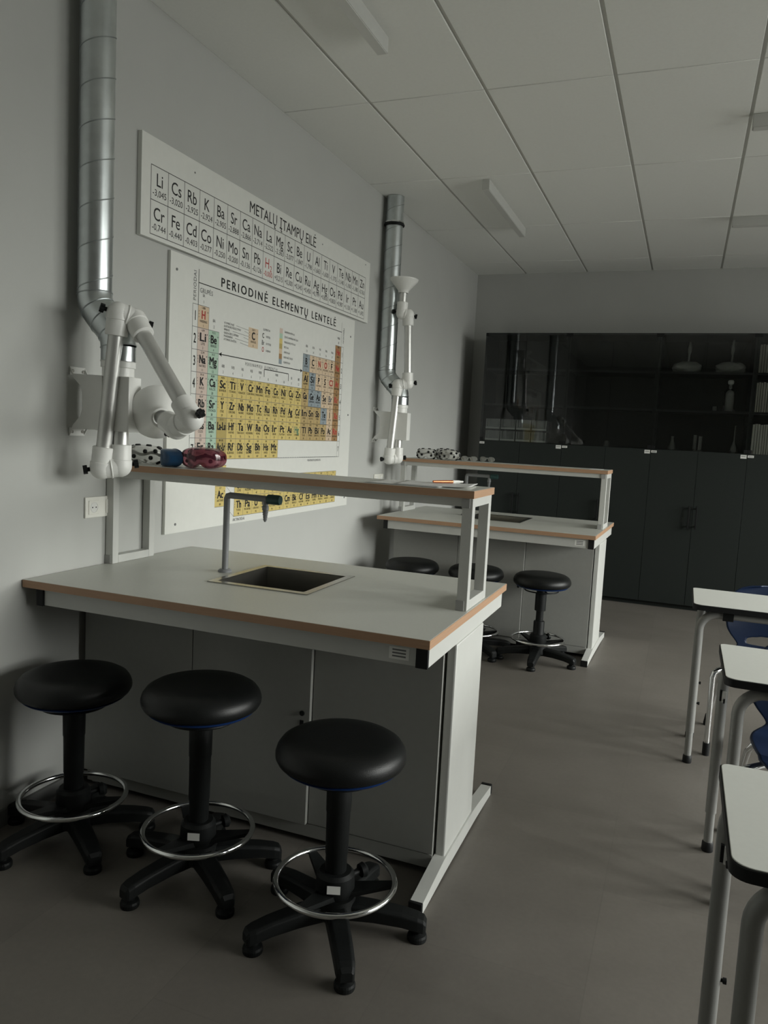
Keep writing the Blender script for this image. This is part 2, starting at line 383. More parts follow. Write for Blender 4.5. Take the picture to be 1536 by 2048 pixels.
    for y0 in (.424, .644): MB().box(.033, 1.455, y0, y0 + .026, SZ - .054, SZ - .0255).build('shelf_rail', M['white_metal'], t)
    # sink
    b = MB(); rx0, rx1, ry0, ry1 = SX0, SX1, SY0, SY1; w = .028; zr = ZT + .0035; d = ZT - .215; s = .01
    loop_plate(b, rx0, rx1, ry0, ry1, rx0 + w, rx1 - w, ry0 + w, ry1 - w, ZT + .0005, zr, 0, 0)
    T_ = [(rx0 + w, ry0 + w), (rx1 - w, ry0 + w), (rx1 - w, ry1 - w), (rx0 + w, ry1 - w)]
    B_ = [(rx0 + w + s, ry0 + w + s), (rx1 - w - s, ry0 + w + s), (rx1 - w - s, ry1 - w - s), (rx0 + w + s, ry1 - w - s)]
    for k in range(4):
        l = (k + 1) % 4; b.quad([(*T_[k], ZT + .001), (*T_[l], ZT + .001), (*B_[l], d), (*B_[k], d)])
    b.quad([(*p, d) for p in B_])
    sk = b.build('sink', M['steel'], t)
    MB().lathe([(.0, .0035), (.03, .0035), (.04, .001), (.04, 0)], ((rx0 + rx1) / 2, (ry0 + ry1) / 2, d + .0005), n=24).build('drain', M['chrome'], sk)
    # tap: tall pipe with a bent arm, nozzle and hand wheel
    bx, by, tz = .474, .545, 1.170
    tp = MB(); tp.lathe([(.027, 0), (.027, .006), (.02, .012)], (bx, by, ZT + .0005), n=24)
    tp.tube([(bx, by, ZT + .005), (bx, by, tz - .012), (bx + .004, by, tz - .003), (bx + .014, by, tz), (bx + .19, by, tz - .002)], .0125, 16)
    tpo = tp.build('tap', M['tap'], t)
    tag(MB().lathe([(.013, 0), (.019, .006), (.019, .052), (.017, .058), (.006, .058)], (bx + .178, by, tz - .002), (1, 0, 0), n=18).build('tap_handle', M['tap_green'], tpo), 'dark green grip at the end of the tap arm')
    b = MB(); b.lathe([(.011, .0), (.011, -.02), (.013, -.022), (.013, -.036), (.009, -.04)] + [(.009 - .0012 * k + (.0025 if q else 0), -.044 - .009 * k - (.0005 if q else 0.007)) for k in range(4) for q in (1, 0)] + [(.003, -.082)], (bx + .172, by, tz - .008), n=16)
    b.build('nozzle', M['tap'], tpo)
    return t
def bench_cabinet(label):
    t = thing('bench_cabinet', label, 'cabinet', group='cabinets under the benches')
    x0, x1, y0, y1, z0, z1 = .045, 1.455, .30, .70, .022, .776
    b = MB(); p = .018
    b.box(x0 + .022, x0 + p + .022, y0 + .002, y1, z0, z1); b.box(x1 - p, x1, y0 + .002, y1, z0, z1); b.box(x0 + .04, x1 - p, y0 + .002, y1, z0, z0 + p); b.box(x0 + .04, x1 - p, y1 - p, y1, z0 + p, z1)
    b.box(.52, .535, y0 + .002, y1 - p, z0 + p, z1 - .12); b.box(x0 + .04, x1 - p, y0 + .002, y0 + .018, z0 + p, z0 + .055)
    b.build('body', M['panel'], t)
    for a, c in ((.028, .5175), (.5205, 1.0)):
        d = MB().box(a, c, y0 - .022, y0 - .002, .072, z1 - .004, bev=.0015).build('door', M['panel'], t)
        if a > .4:
            l = MB(); l.lathe([(.009, 0), (.009, -.004), (.006, -.005)], (c - .028, y0 - .022, .47), (0, 1, 0), n=16); l.box(c - .036, c - .022, y0 - .0235, y0 - .022, .425, .445)
            tag(l.build('lock', M['black_plastic'], d), 'dark round cylinder lock')
    MB().box(1.003, x1 + .004, y0 - .006, y0 + .001, .072, z1 - .004, bev=.001).build('fixed_panel', M['panel'], t)
    MB().box(.03, x1 + .004, y0 - .004, y0 + .001, z0, .069, bev=.001).build('plinth_rail', M['panel'], t)
    return t
bench1 = bench('nearer grey laboratory bench with sink and raised shelf below the periodic table'); bench1.location = (.006, 2.035, 0)
cab1 = bench_cabinet('grey double door cupboard inside the nearer laboratory bench'); cab1.location = (.006, 2.035, 0)
B2 = (.148, 5.02, 0); R2 = -.026
bench2 = copy_thing(bench1, B2, R2, 'farther grey laboratory bench with raised shelf in front of the dark cabinets')
cab2 = copy_thing(cab1, B2, R2, 'grey double door cupboard inside the farther laboratory bench')
def on_b2(x, y, z): # a place given in the near bench's own frame, moved onto the far bench
    c, s = math.cos(R2), math.sin(R2); return (B2[0] + x * c - y * s, B2[1] + x * s + y * c, z)

# ------------------------------------------------------------------ stools
FEET = 5
def stool(loc, rz, seat_z, label, raised=False, sticker=True):
    t = thing('laboratory_stool', label, 'stool', loc, rz, 'black round stools')
    R = .188; h = .036
    prof = [(0, .036), (.09, .0362), (.13, .0345), (.155, .029), (.172, .019), (.182, .005), (.1865, -.010), (.186, -.022), (.180, -.033), (.168, -.040), (.155, -.042), (0, -.042)]
    MB().lathe([(r, z + seat_z) for r, z in prof], n=56).build('seat', M['vinyl'], t)
    tag(MB().lathe([(0, seat_z - .0425), (.158, seat_z - .0425), (.168, seat_z - .045), (.160, seat_z - .051), (.09, seat_z - .058), (.0, seat_z - .058)][::1], n=48).build('seat_shell', M['navy'], t), 'navy blue plastic pan under the seat')
    lr = MB(); zc = seat_z - .075; lr.torus((0, 0, zc), .108, .0045, 40, 8)
    for k in range(3):
        a = k * 2 * PI / 3 + .5; lr.cyl((.02 * math.cos(a), .02 * math.sin(a), zc + .012), (.107 * math.cos(a), .107 * math.sin(a), zc), .0045, n=8)
    lr.build('lever_ring', M['black_plastic'], t)
    b = MB()
    top = seat_z - .0585
    if raised:
        b.lathe([(.03, top), (.03, top - .035), (.036, top - .038), (.036, top - .15), (.03, top - .152), (.024, top - .153), (.024, .27), (.034, .268), (.036, .262), (.036, .115), (.05, .09), (.05, .06)], n=28)
    else:
        n = (top - .105) / 3
        prof = [(.037, top)]
        for k, (ra, rb) in enumerate(((.0375, .036), (.0345, .033), (.0315, .030))):
            zt, zb = top - n * k, top - n * (k + 1); prof += [(ra, zt - .001), (rb, zb + .002)]
        prof += [(.034, .115), (.05, .10), (.05, .06)]
        b.lathe(prof, n=28)
    b.build('column', M['black_plastic'], t)
    hub = MB(); hub.lathe([(.0505, .112), (.060, .109), (.066, .06), (.05, .045)], n=28)
    hb = hub.build('hub', M['black_plastic'], t)
    # chrome foot ring with three spokes and a clamp knob
    rg = MB().torus((0, 0, .150), .172, .0085, 56, 12).build('foot_ring', M['chrome'], t)
    sp = MB()
    for k in range(3):
        a = k * 2 * PI / 3 + .35 - rz; c, s = math.cos(a), math.sin(a)
        w0, w1 = .032, .012
        P = lambda r, w, z: (r * c - w * s, r * s + w * c, z)
        lo = [P(.03, -w0, .112), P(.03, w0, .112), P(.166, w1, .139), P(.166, -w1, .139)]; hi = [P(.03, -w0, .128), P(.03, w0, .128), P(.166, w1, .151), P(.166, -w1, .151)]
        A = [sp.bm.verts.new(v) for v in lo]; B = [sp.bm.verts.new(v) for v in hi]
        sp.bm.faces.new(A); sp.bm.faces.new(B)
        for i in range(4): sp.bm.faces.new((A[i], A[(i + 1) % 4], B[(i + 1) % 4], B[i]))
    sp.lathe([(.05, .108), (.057, .128), (.055, .172), (.046, .182)], n=28)
    so = sp.build('ring_bracket', M['black_plastic'], t)
    if sticker:
        aa = -PI / 2 - rz + .35; k = MB(); tx, ty = -math.sin(aa) * .019, math.cos(aa) * .019
        k.quad([(q[0] * math.cos(aa) + q[2] * tx, q[0] * math.sin(aa) + q[2] * ty, q[1]) for q in ((.0585, .140, -1), (.0585, .140, 1), (.0575, .164, 1), (.0575, .164, -1))])
        tag(k.build('label_sticker', M['dial'], so), 'small white sticker')
    a = .95 - rz; MB().lathe([(.009, 0), (.009, .03), (.02, .032), (.022, .045), (.016, .052), (0, .052)], (.052 * math.cos(a), .052 * math.sin(a), .150), (math.cos(a), math.sin(a), .1), n=14).build('clamp_knob', M['black_plastic'], so)
    for k in range(FEET):
        a = k * 2 * PI / FEET; c, s = math.cos(a), math.sin(a)
        b = MB(); secs = [(.04, .031, .048, .098), (.12, .030, .050, .094), (.20, .028, .045, .085), (.245, .026, .036, .076), (.262, .023, .031, .070), (.270, .018, .031, .058)]; rings = []
        for r, w, za, zb in secs:
            P = lambda d, z: (r * c - d * s, r * s + d * c, z)
            rings.append([b.bm.verts.new(v) for v in (P(-w, za), P(w, za), P(w, zb - .008), (P(w * .7, zb)), P(-w * .7, zb), P(-w, zb - .008))])
        for A, B in zip(rings, rings[1:]):
            for i in range(6): b.bm.faces.new((A[i], A[(i + 1) % 6], B[(i + 1) % 6], B[i]))
        b.bm.faces.new(rings[0]); b.bm.faces.new(rings[-1])
        lg = b.build('base_leg', M['black_plastic'], t, bevel=.003)
        MB().lathe([(.015, .042), (.016, .024), (.026, .019), (.0285, .013), (.0285, .004), (.027, 0)], (.245 * c, .245 * s, 0), n=24, smooth=False).build('glide', M['black_plastic'], lg)
    return t
stool((.27, 2.005, 0), math.radians(-33), .553, 'black round stool next to the left wall, leftmost of the front three', sticker=False)
stool((.775, 2.01, 0), math.radians(-36), .596, 'black round stool in the middle of the front three')
stool((1.29, 1.945, 0), math.radians(-58), .545, 'black round stool nearest to the camera, rightmost of the front three')
stool((1.326, 5.032, 0), math.radians(-88), .548, 'black round stool fully seen at the far bench, with thin raised column', raised=True, sticker=False)
stool((.885, 5.02, 0), math.radians(30), .550, 'black round stool at the far bench, partly behind the white shelf post', raised=True, sticker=False)
stool((.435, 5.005, 0), math.radians(-40), .548, 'black round stool at the far bench nearest the wall, only its seat showing', raised=True, sticker=False)

# ------------------------------------------------------------------ ventilation pipes and extraction arms
def arc(p0, d0, p1, d1, n=6):
    p0, d0, p1, d1 = map(Vector, (p0, d0, p1, d1)); L = (p1 - p0).length * .42; a, b = p0 + d0 * L, p1 - d1 * L
    return [(p0 * (1 - t) ** 3 + a * 3 * t * (1 - t) ** 2 + b * 3 * t * t * (1 - t) + p1 * t ** 3) for t in [i / n for i in range(n + 1)]]
def duct(y, label, clamp):
    t = thing('ventilation_pipe', label, 'pipe', (0, y, 0), 0, 'galvanised ventilation pipes')
    x0, r = .078, .061; ztop, zel = H - .002, 1.89
    MB().cyl((x0, 0, zel), (x0, 0, ztop), r, n=40, caps=False).build('straight_pipe', M['galv'], t)
    # spiral lock seam
    pts = []; p = .137
    n = int((ztop - zel - .02) / p * 28)
    for i in range(n):
        a = 2 * PI * i / 28 - 2.2; pts.append((x0 + (r + .0003) * math.cos(a), (r + .0003) * math.sin(a), zel + .01 + p * i / 28))
    MB().tube(pts, .0022, 6).build('spiral_seam', M['seam'], t)
    x1, z1 = .190, 1.702
    path = arc((x0, 0, zel), (0, 0, -1), (.134, 0, 1.795), Vector((.7, 0, -.72)).normalized(), 4) + arc((.134, 0, 1.795), Vector((.7, 0, -.72)).normalized(), (x1, 0, z1), (0, 0, -1), 4)[1:]
    b = MB(); b.tube(path, r + .001, 40, smooth=True, caps=False)
    e = b.build('elbow', M['galv'], t)
    for q in e.data.polygons: q.use_smooth = True
    b = MB()
    for q in (0, 2, 4, 6, 8):
        d = path[min(q + 1, 8)] - path[max(q - 1, 0)]; b.torus(path[q], r + .001, .0025, 40, 6, d)
    b.build('elbow_seam', M['seam'], e)
    MB().lathe([(r, 0), (r, -.052)], (x1, 0, z1), n=40, caps=False).build('collar', M['galv'], t)
    if clamp:
        b = MB(); b.torus((x0, 0, 2.905), r + .004, .009, 40, 8); 
        k = b.build('pipe_clamp', M['black_plastic'], t); tag(k, 'black rubber ring clamp around the pipe')
        MB().lathe([(r + .004, 2.915), (r + .008, 2.917), (r + .008, 2.925), (r + .004, 2.927)], (x0, 0, 0), n=40, caps=False).build('clamp_band', M['chrome'], k)
    return t
duct(2.29, 'galvanised spiral ventilation pipe at the left, running out of the top of the photo', False)
duct(5.25, 'galvanised spiral ventilation pipe with a black ring, beside the right end of the posters', True)

def knob(b, p, d, r=.016):
    p, d = Vector(p), Vector(d).normalized(); a, c = b.frame_at(d)
    b.cyl(p, p + d * .012, r * .5, n=10)
    for k in range(5):
        q = 2 * PI * k / 5; b.cyl(p + d * .011 + (a * math.cos(q) + c * math.sin(q)) * r * .62, p + d * .026 + (a * math.cos(q) + c * math.sin(q)) * r * .62, r * .42, n=8)
    b.cyl(p + d * .011, p + d * .026, r * .75, n=12)
def elbow_pair(name, pa, da, pb, db, ax, parent, r=.042, kn=True, label=None):
    """two ball halves side by side on a common axis, each with a sleeve towards its tube"""
    pa, pb, ax = Vector(pa), Vector(pb), Vector(ax).normalized(); b = MB()
    for p, d in ((pa, da), (pb, db)):
        d = Vector(d).normalized()
        b.sphere(p, r, 24); b.lathe([(r, 0), (r, .02), (r * .93, .022), (r * .93, .075), (r * .85, .077)], p, d, 28)
    m = (pa + pb) / 2; b.lathe([(r * 1.0, -.003), (r * 1.04, 0), (r * 1.0, .003)], m, ax, 28)
    b.cyl(pa, pb, r * .96, n=28)
    o = b.build(name, M['white_plastic'], parent)
    if kn:
        for p, d in ((pa - ax * (r - .004), -ax), (pb + ax * (r - .004), ax)):
            k = MB(); knob(k, p, d); tag(k.build('clamp_knob', M['black_plastic'], o), 'black star knob')
    return o
def extractor(y, label, joints, hood_axis, hood_c):
    """joints: local points (x, y, z) of the hinge halves"""
    t = thing('fume_extraction_arm', label, 'extraction arm', (0, y, 0), 0, 'fume extraction arms')
    # wall bracket: two bent side plates with screw tabs
    b = MB()
    prof = [(0.003, 1.625), (.018, 1.60), (.09, 1.598), (.15, 1.596), (.15, 1.402), (.09, 1.40), (.018, 1.398), (.003, 1.373), (.003, 1.385), (.02, 1.415), (.052, 1.445), (.06, 1.47), (.06, 1.53), (.052, 1.557), (.02, 1.585), (.003, 1.612)]
    for yy in (-.038, .036): b.prism(prof, 1, yy, yy + .003)
    for z in (1.596, 1.373): b.box(.0005, .004, -.038, .039, z, z + .03, bev=.001)
    br = b.build('wall_bracket', M['white_plastic'], t)
    k = MB()
    for z in (1.611, 1.388):
        for yy in (-.026, .027): k.cyl((.003, yy, z), (.007, yy, z), .006, n=12)
    tag(k.build('screw', M['steel'], br), 'screw heads on the bracket tabs')
    bx = .192
    MB().box(bx - .075, bx + .075, -.034, .034, 1.398, 1.594, bev=.004).build('housing', M['white_plastic'], t)
    MB().lathe([(.056, 1.5935), (.056, 1.625), (.0605, 1.627), (.0605, 1.646), (.063, 1.649)], (bx - .002, 0, 0), n=36).build('inlet_sleeve', M['white_plastic'], t)
    A0, A1, B0, B1, C0, C1 = [Vector(j) for j in joints]
    MB().cyl((A1.x, A1.y, 1.399), (A1.x, A1.y, A1.z + .06), .0275, n=28).build('fixed_tube', M['alu'], t)
    elbow_pair('lower_joint', A0, B0 - A0, A1, (0, 0, 1), A1 - A0, t)
    d = (B0 - A0).normalized(); MB().cyl(A0 + d * .06, B0 - d * .06, .0275, n=28).build('lower_tube', M['alu'], t)
    elbow_pair('middle_joint', B0, A0 - B0, B1, C0 - B1, B1 - B0, t)
    d = (C0 - B1).normalized(); MB().cyl(B1 + d * .06, C0 - d * .06, .0275, n=28).build('upper_tube', M['alu'], t)
    hc, ha = Vector(hood_c), Vector(hood_axis).normalized(); R = .1; Lh = .085
    neck = hc - ha * Lh
    elbow_pair('upper_joint', C0, B1 - C0, C1, neck - C1, C1 - C0, t)
    MB().cyl(C1 + (neck - C1).normalized() * .05, neck + ha * .012, .026, n=24).build('hood_tube', M['alu'], t)
    hd = MB(); hd.lathe([(.030, -.012), (.037, -.010), (.038, .004), (.046, .014), (.098, Lh - .012), (R, Lh), (.097, Lh), (.044, .018), (.030, .006)], neck, ha, 44, caps=False)
    hd.build('hood', M['white_plastic'], t)
    return t
AX1 = (.062, .035, .008)
extractor(2.29, 'white jointed fume extraction arm folded down over the near shelf, hood turned to the wall',
          [(.163, -.047, 1.264), (.209, -.004, 1.274), (.225, -.045, 1.812), (.262, -.004, 1.797), (.567, -.080, 1.456), (.484, -.046, 1.424)],
          (-.72, .65, .23), (.312, .068, 1.476))
extractor(5.25, 'white jointed fume extraction arm at the far bench, stretched upright, hood facing the ceiling',
          [(.146, -.047, 1.262), (.194, -.004, 1.268), (.184, -.045, 1.788), (.246, -.012, 1.80), (.222, -.012, 2.282), (.180, -.03, 2.29)],
          (.02, 0.03, 1), (.186, -.03, 2.525))

# ------------------------------------------------------------------ wall sockets
def socket(y, label):
    t = thing('wall_socket', label, 'socket', (0, y, 0), 0, 'double wall sockets')
    MB().box(.0005, .009, 0, .18, 1.057, 1.138, bev=.003).build('frame', M['socket'], t)
    for k in range(2):
        c = .043 + .094 * k
        i = MB().box(.009, .012, c - .028, c + .028, 1.07, 1.125, bev=.002).build('insert', M['socket'], t)
        MB().lathe([(.021, .012), (.019, .0135), (.019, .0125), (.0, .0122)], (0, c, 1.0975), (1, 0, 0), 24).build('socket_well', M['dial'], i)
        b = MB()
        for s in (-1, 1): b.cyl((.0122, c + s * .0095, 1.0975), (.0130, c + s * .0095, 1.0975), .0028, n=10)
        b.build('contact_hole', M['ink'], i)
socket(2.334, 'ivory double wall socket behind the post of the near bench shelf')
socket(5.285, 'ivory double wall socket under the far extraction arm')

# ------------------------------------------------------------------ posters
def voltage_board():
    t = thing('metal_voltage_series_board', 'long white board of metal symbols with minus voltages, above the coloured table', 'poster', (0, 0, 0))
    y0, y1, z0, z1 = 2.605, 4.982, 2.185, 2.586; x = .0222
    MB().box(.001, .022, y0, y1, z0, z1, bev=.0015).build('board', M['board'], t)
    g = MB(); gy0, gy1, gz0, gz1 = 2.664, 4.912, 2.203, 2.475; lw = .0014; gm = (gz0 + gz1) / 2
    n = 20; w = (gy1 - gy0) / n
    for z in (gz0, gm, gz1): g.rect(gy0, gy1, z - lw, z + lw, x)
    for k in range(n + 1): g.rect(gy0 + w * k - lw, gy0 + w * k + lw, gz0, gz1, x)
    r1 = 'Li -3,045|Cs -3,020|Rb -2,925|K -2,924|Ba -2,905|Sr -2,888|Ca -2,866|Na -2,714|La -2,522|Mg -2,363|Sc -2,077|Be -1,847|U -1,798|Al -1,663|Ti -1,630|V -1,175|Te -1,140|Nb -1,100|Mn -1,180|Zn -0,763'
    r2 = 'Cr -0,744|Fe -0,440|Cd -0,403|Co -0,277|Ni -0,250|Mo -0,200|Sn -0,136|Pb -0,126|H -0,000|Bi +0,215|Re +0,300|Cu +0,345|Ru +0,450|Ag +0,799|Hg +0,850|Os +0,850|Pd +0,987|Ir +1,150|Pt +1,188|Au +1,692'
    for row, zb in ((r1, gm), (r2, gz0)):
        for k, it in enumerate(row.split('|')):
            s, v = it.split(' '); c = gy0 + w * (k + .5); g.mi = 1 if s == 'H' else 0
            if s == 'H':
                g.text('H', .074, c - .012, zb + .060, x, .90); g.text('2', .044, c + .027, zb + .048, x, .95)
            else: g.text(s, .074, c, zb + .060, x, .90, bold=.006)
            g.text(v, .037, c, zb + .020, x, fit=.088, bold=.004); g.mi = 0
    g.text('METALŲ ĮTAMPŲ EILĖ', .078, 3.788, 2.495, x, fit=.735, bold=.006)
    g.build('printed_series', [M['ink'], M['redink']], t)
    b = MB()
    for yy, zz in ((2.96, 2.535), (4.24, 2.535), (4.9, 2.56)): b.cyl((.0219, yy, zz), (.0235, yy, zz), .004, n=10)
    b.build('screw', M['greyink'], t)
voltage_board()

def periodic_board():
    t = thing('periodic_table_board', 'large white board with the coloured periodic table of elements on the left wall', 'poster', (0, 0, 0))
    MB().box(.001, .016, 2.812, 4.782, .945, 2.172, bev=.0015).build('board', M['board'], t)
    cols = ['ink', 'c_pk', 'c_gr', 'c_ye', 'c_pe', 'c_tn', 'c_bl', 'c_br', 'c_or_', 'redink', 'c_ol', 'greyink', 'greenink']; ci = {c: i for i, c in enumerate(cols)}
    g = MB(); xb, xl, xt = .0163, .0166, .0169
    Y0, Wc, Z0, Hr = 3.018, .0869, 1.978, .1005
    E = """H Vandenilis 1 1 1,008;He Helis 1 18 4,003;Li Litis 2 1 6,94;Be Berilis 2 2 9,012;B Boras 2 13 10,81;C Anglis 2 14 12,01;N Azotas 2 15 14,01;O Deguonis 2 16 16,00;F Fluoras 2 17 19,00;Ne Neonas 2 18 20,18
Na Natris 3 1 22,99;Mg Magnis 3 2 24,31;Al Aliuminis 3 13 26,98;Si Silicis 3 14 28,09;P Fosforas 3 15 30,97;S Siera 3 16 32,06;Cl Chloras 3 17 35,45;Ar Argonas 3 18 39,95
K Kalis 4 1 39,10;Ca Kalcis 4 2 40,08;Sc Skandis 4 3 44,96;Ti Titanas 4 4 47,87;V Vanadis 4 5 50,94;Cr Chromas 4 6 52,00;Mn Manganas 4 7 54,94;Fe Geležis 4 8 55,85;Co Kobaltas 4 9 58,93;Ni Nikelis 4 10 58,69;Cu Varis 4 11 63,55;Zn Cinkas 4 12 65,38;Ga Galis 4 13 69,72;Ge Germanis 4 14 72,63;As Arsenas 4 15 74,92;Se Selenas 4 16 78,97;Br Bromas 4 17 79,90;Kr Kriptonas 4 18 83,80
Rb Rubidis 5 1 85,47;Sr Stroncis 5 2 87,62;Y Itris 5 3 88,91;Zr Cirkonis 5 4 91,22;Nb Niobis 5 5 92,91;Mo Molibdenas 5 6 95,95;Tc Technecis 5 7 98;Ru Rutenis 5 8 101,1;Rh Rodis 5 9 102,9;Pd Paladis 5 10 106,4;Ag Sidabras 5 11 107,9;Cd Kadmis 5 12 112,4;In Indis 5 13 114,8;Sn Alavas 5 14 118,7;Sb Stibis 5 15 121,8;Te Telūras 5 16 127,6;I Jodas 5 17 126,9;Xe Ksenonas 5 18 131,3
Cs Cezis 6 1 132,9;Ba Baris 6 2 137,3;La-Lu . 6 3 57-71;Hf Hafnis 6 4 178,5;Ta Tantalas 6 5 180,9;W Volframas 6 6 183,8;Re Renis 6 7 186,2;Os Osmis 6 8 190,2;Ir Iridis 6 9 192,2;Pt Platina 6 10 195,1;Au Auksas 6 11 197,0;Hg Gyvsidabris 6 12 200,6;Tl Talis 6 13 204,4;Pb Švinas 6 14 207,2;Bi Bismutas 6 15 209,0;Po Polonis 6 16 209;At Astatas 6 17 210;Rn Radonas 6 18 222
Fr Francis 7 1 223;Ra Radis 7 2 226;Ac-Lr . 7 3 89-103;Rf Rezerfordis 7 4 261;Db Dubnis 7 5 262;Sg Siborgis 7 6 263;Bh Boris 7 7 264;Hs Hasis 7 8 265;Mt Meitneris 7 9 268"""
    NUM = {}
    order = 'H He Li Be B C N O F Ne Na Mg Al Si P S Cl Ar K Ca Sc Ti V Cr Mn Fe Co Ni Cu Zn Ga Ge As Se Br Kr Rb Sr Y Zr Nb Mo Tc Ru Rh Pd Ag Cd In Sn Sb Te I Xe Cs Ba La Ce Pr Nd Pm Sm Eu Gd Tb Dy Ho Er Tm Yb Lu Hf Ta W Re Os Ir Pt Au Hg Tl Pb Bi Po At Rn Fr Ra Ac Th Pa U Np Pu Am Cm Bk Cf Es Fm Md No Lr Rf Db Sg Bh Hs Mt'.split()
    for i, s in enumerate(order): NUM[s] = str(i + 1)
    def colour(s, r, c):
        if s == 'H': return 'c_pe'
        if c == 1: return 'c_pk'
        if c == 2: return 'c_gr'
        if s in ('La-Lu', 'Ac-Lr'): return 'c_ol'
        if c <= 12: return 'c_ye'
        if c == 18: return 'c_br'
        if s in ('B', 'Si', 'Ge', 'As', 'Te'): return 'c_bl'
        if s in ('Al', 'Ga', 'In', 'Tl', 'Sn', 'Pb', 'Bi', 'Sb', 'Po'): return 'c_tn'
        return 'c_pe'
    def cell(s, name, num, mass, y0, z0, w, h, col):
        g.mi = ci[col]; g.rect(y0, y0 + w, z0, z0 + h, xb)
        g.mi = ci['redink'] if s in ('H', 'N', 'O', 'Cl', 'F', 'He', 'Ne', 'Ar', 'Kr', 'Xe', 'Rn') and s not in ('F',) else (ci['greenink'] if s == 'Hg' else ci['ink'])
        long = len(s) > 3
        if s == 'Br': g.mi = ci['greyink']
        g.text(s, .053, y0 + w * .5, z0 + h * .42, xt, .88, bold=.042, fit=w * .80 if long else w * (.66 if s[-1] in 'mnwW' or s[0] in 'MWO' else .54) if len(s) == 2 else None)
        g.mi = ci['ink']
        if name != '.': g.text(name.upper(), .0165, y0 + w * .5, z0 + h * .25, xt, min(.95, 6.6 / max(1, len(name))))
        if num: g.text(num, .0165, y0 + w * .5, z0 + h * .06, xt, .9)
        g.text(mass, .0145, y0 + w * .5, z0 + h * .86, xt, .9)
        g.mi = ci['greyink']
        for k in range(3): g.rect(y0 + w * .07, y0 + w * .11, z0 + h * (.45 + .13 * k), z0 + h * (.51 + .13 * k), xt)
        g.rect(y0 + w * .85, y0 + w * .92, z0 + h * .72, z0 + h * .78, xt)
    for line in E.replace('\n', ';').split(';'):
        s, name, r, c, mass = line.split(' '); r, c = int(r), int(c)
        cell(s, name, NUM.get(s, ''), mass, Y0 + Wc * (c - 1), Z0 - Hr * r, Wc, Hr, colour(s, r, c))
    L1 = 'La Lantanas 138,9;Ce Ceris 140,1;Pr Prazeodimis 140,9;Nd Neodimis 144,2;Pm Prometis 145;Sm Samaris 150,4;Eu Europis 152,0;Gd Gadolinis 157,3;Tb Terbis 158,9;Dy Disprozis 162,5;Ho Holmis 164,9;Er Erbis 167,3;Tm Tulis 168,9;Yb Iterbis 173,0;Lu Lutecis 175,0'
    L2 = 'Ac Aktinis 227;Th Toris 232,0;Pa Protaktinis 231,0;U Uranas 238,0;Np Neptūnis 237;Pu Plutonis 244;Am Americis 243;Cm Kiuris 247;Bk Berklis 247;Cf Kalifornis 251;Es Einšteinis 252;Fm Fermis 257;Md Mendelevis 258;No Nobelis 259;Lr Lorensis 262'
    for Lr_, za, zc in ((L1, 1.142, 1.082), (L2, 1.040, .981)):
        for k, it in enumerate(Lr_.split(';')):
            s, name, mass = it.split(' ')
            if k == 0: cell(s, name, NUM[s], mass, 3.196, za, .092, .102, 'c_ye')
            else: cell(s, name, NUM[s], mass, 3.370 + .0868 * (k - 1), zc, .0868, .1005, 'c_ye')
    g.mi = 0; lw = .0011
    def line(y0, z0, y1, z1, w=lw, x=xl):
        d = Vector((y1 - y0, z1 - z0)); n = Vector((-d.y, d.x)).normalized() * w
        g.quad([(x, y0 + n.x, z0 + n.y), (x, y1 + n.x, z1 + n.y), (x, y1 - n.x, z1 - n.y), (x, y0 - n.x, z0 - n.y)])
    # row lines, column lines
    first = {1: [1], 2: [2], 3: [2], 4: [18], 5: [18], 6: [18], 7: [18]}
    g.mi = ci['greyink']
    for r in range(8):
        z = Z0 - Hr * r
        e = Y0 + Wc * (1 if r == 0 else 2 if r < 3 else 18 if r < 7 else 18)
        line(2.977, z, e, z)
        if r in (1, 2): line(Y0 + 12 * Wc, z, 4.617, z)
        if r == 0: line(Y0 + 17 * Wc, z, 4.617, z)
        if r >= 3: line(Y0 + 12 * Wc, z, 4.617, z)
    for c in range(19):
        top = {0: 0, 1: 0, 2: 1, 12: 1, 13: 1, 14: 1, 15: 1, 16: 1, 17: 0, 18: 0}.get(c, 3); bot = 7 if c <= 9 or c == 18 else 6
        line(Y0 + Wc * c, Z0 - Hr * top, Y0 + Wc * c, Z0 - Hr * bot, lw * .7)
    line(2.977, Z0, 2.977, Z0 - 7 * Hr); line(4.617, Z0, 4.617, Z0 - 7 * Hr)
    for z in (1.244, 1.142, 1.040): line(3.196, z, 3.288, z)
    for z in (1.1825, 1.082, .981): line(3.37, z, 3.37 + .0868 * 14, z)
    for k in range(15): line(3.37 + .0868 * k, .981, 3.37 + .0868 * k, 1.1825, lw * .7)
    g.mi = 0
    for k in range(7):
        z = Z0 - Hr * (k + .5)
        g.text(str(k + 1), .062, 2.998, z, xt, .62, bold=.012, valign='M'); g.text(str(k + 1), .045, 4.600, z, xt, .62, bold=.01, valign='M')
    # heading and its rules
    g.text('PERIODINĖ ELEMENTŲ LENTELĖ', .060, 3.842, 2.092, xt, bold=.022, spacing=1.35, fit=1.285)
    line(Y0, 2.076, 4.582, 2.070, .002); line(Y0, 2.135, Y0, Z0, .0016); line(4.578, 2.13, 4.578, Z0, .0008)
    g.mi = ci['greyink']
    g.text('PERIODAI', .030, 3.000, 2.058, xt, .95, rot=90, spacing=1.1); g.text('PERIODAI', .024, 4.602, 2.05, xt, .95, rot=-90)
    g.text('GRUPĖS', .030, 3.030, 2.035, xt, .95, align='L')
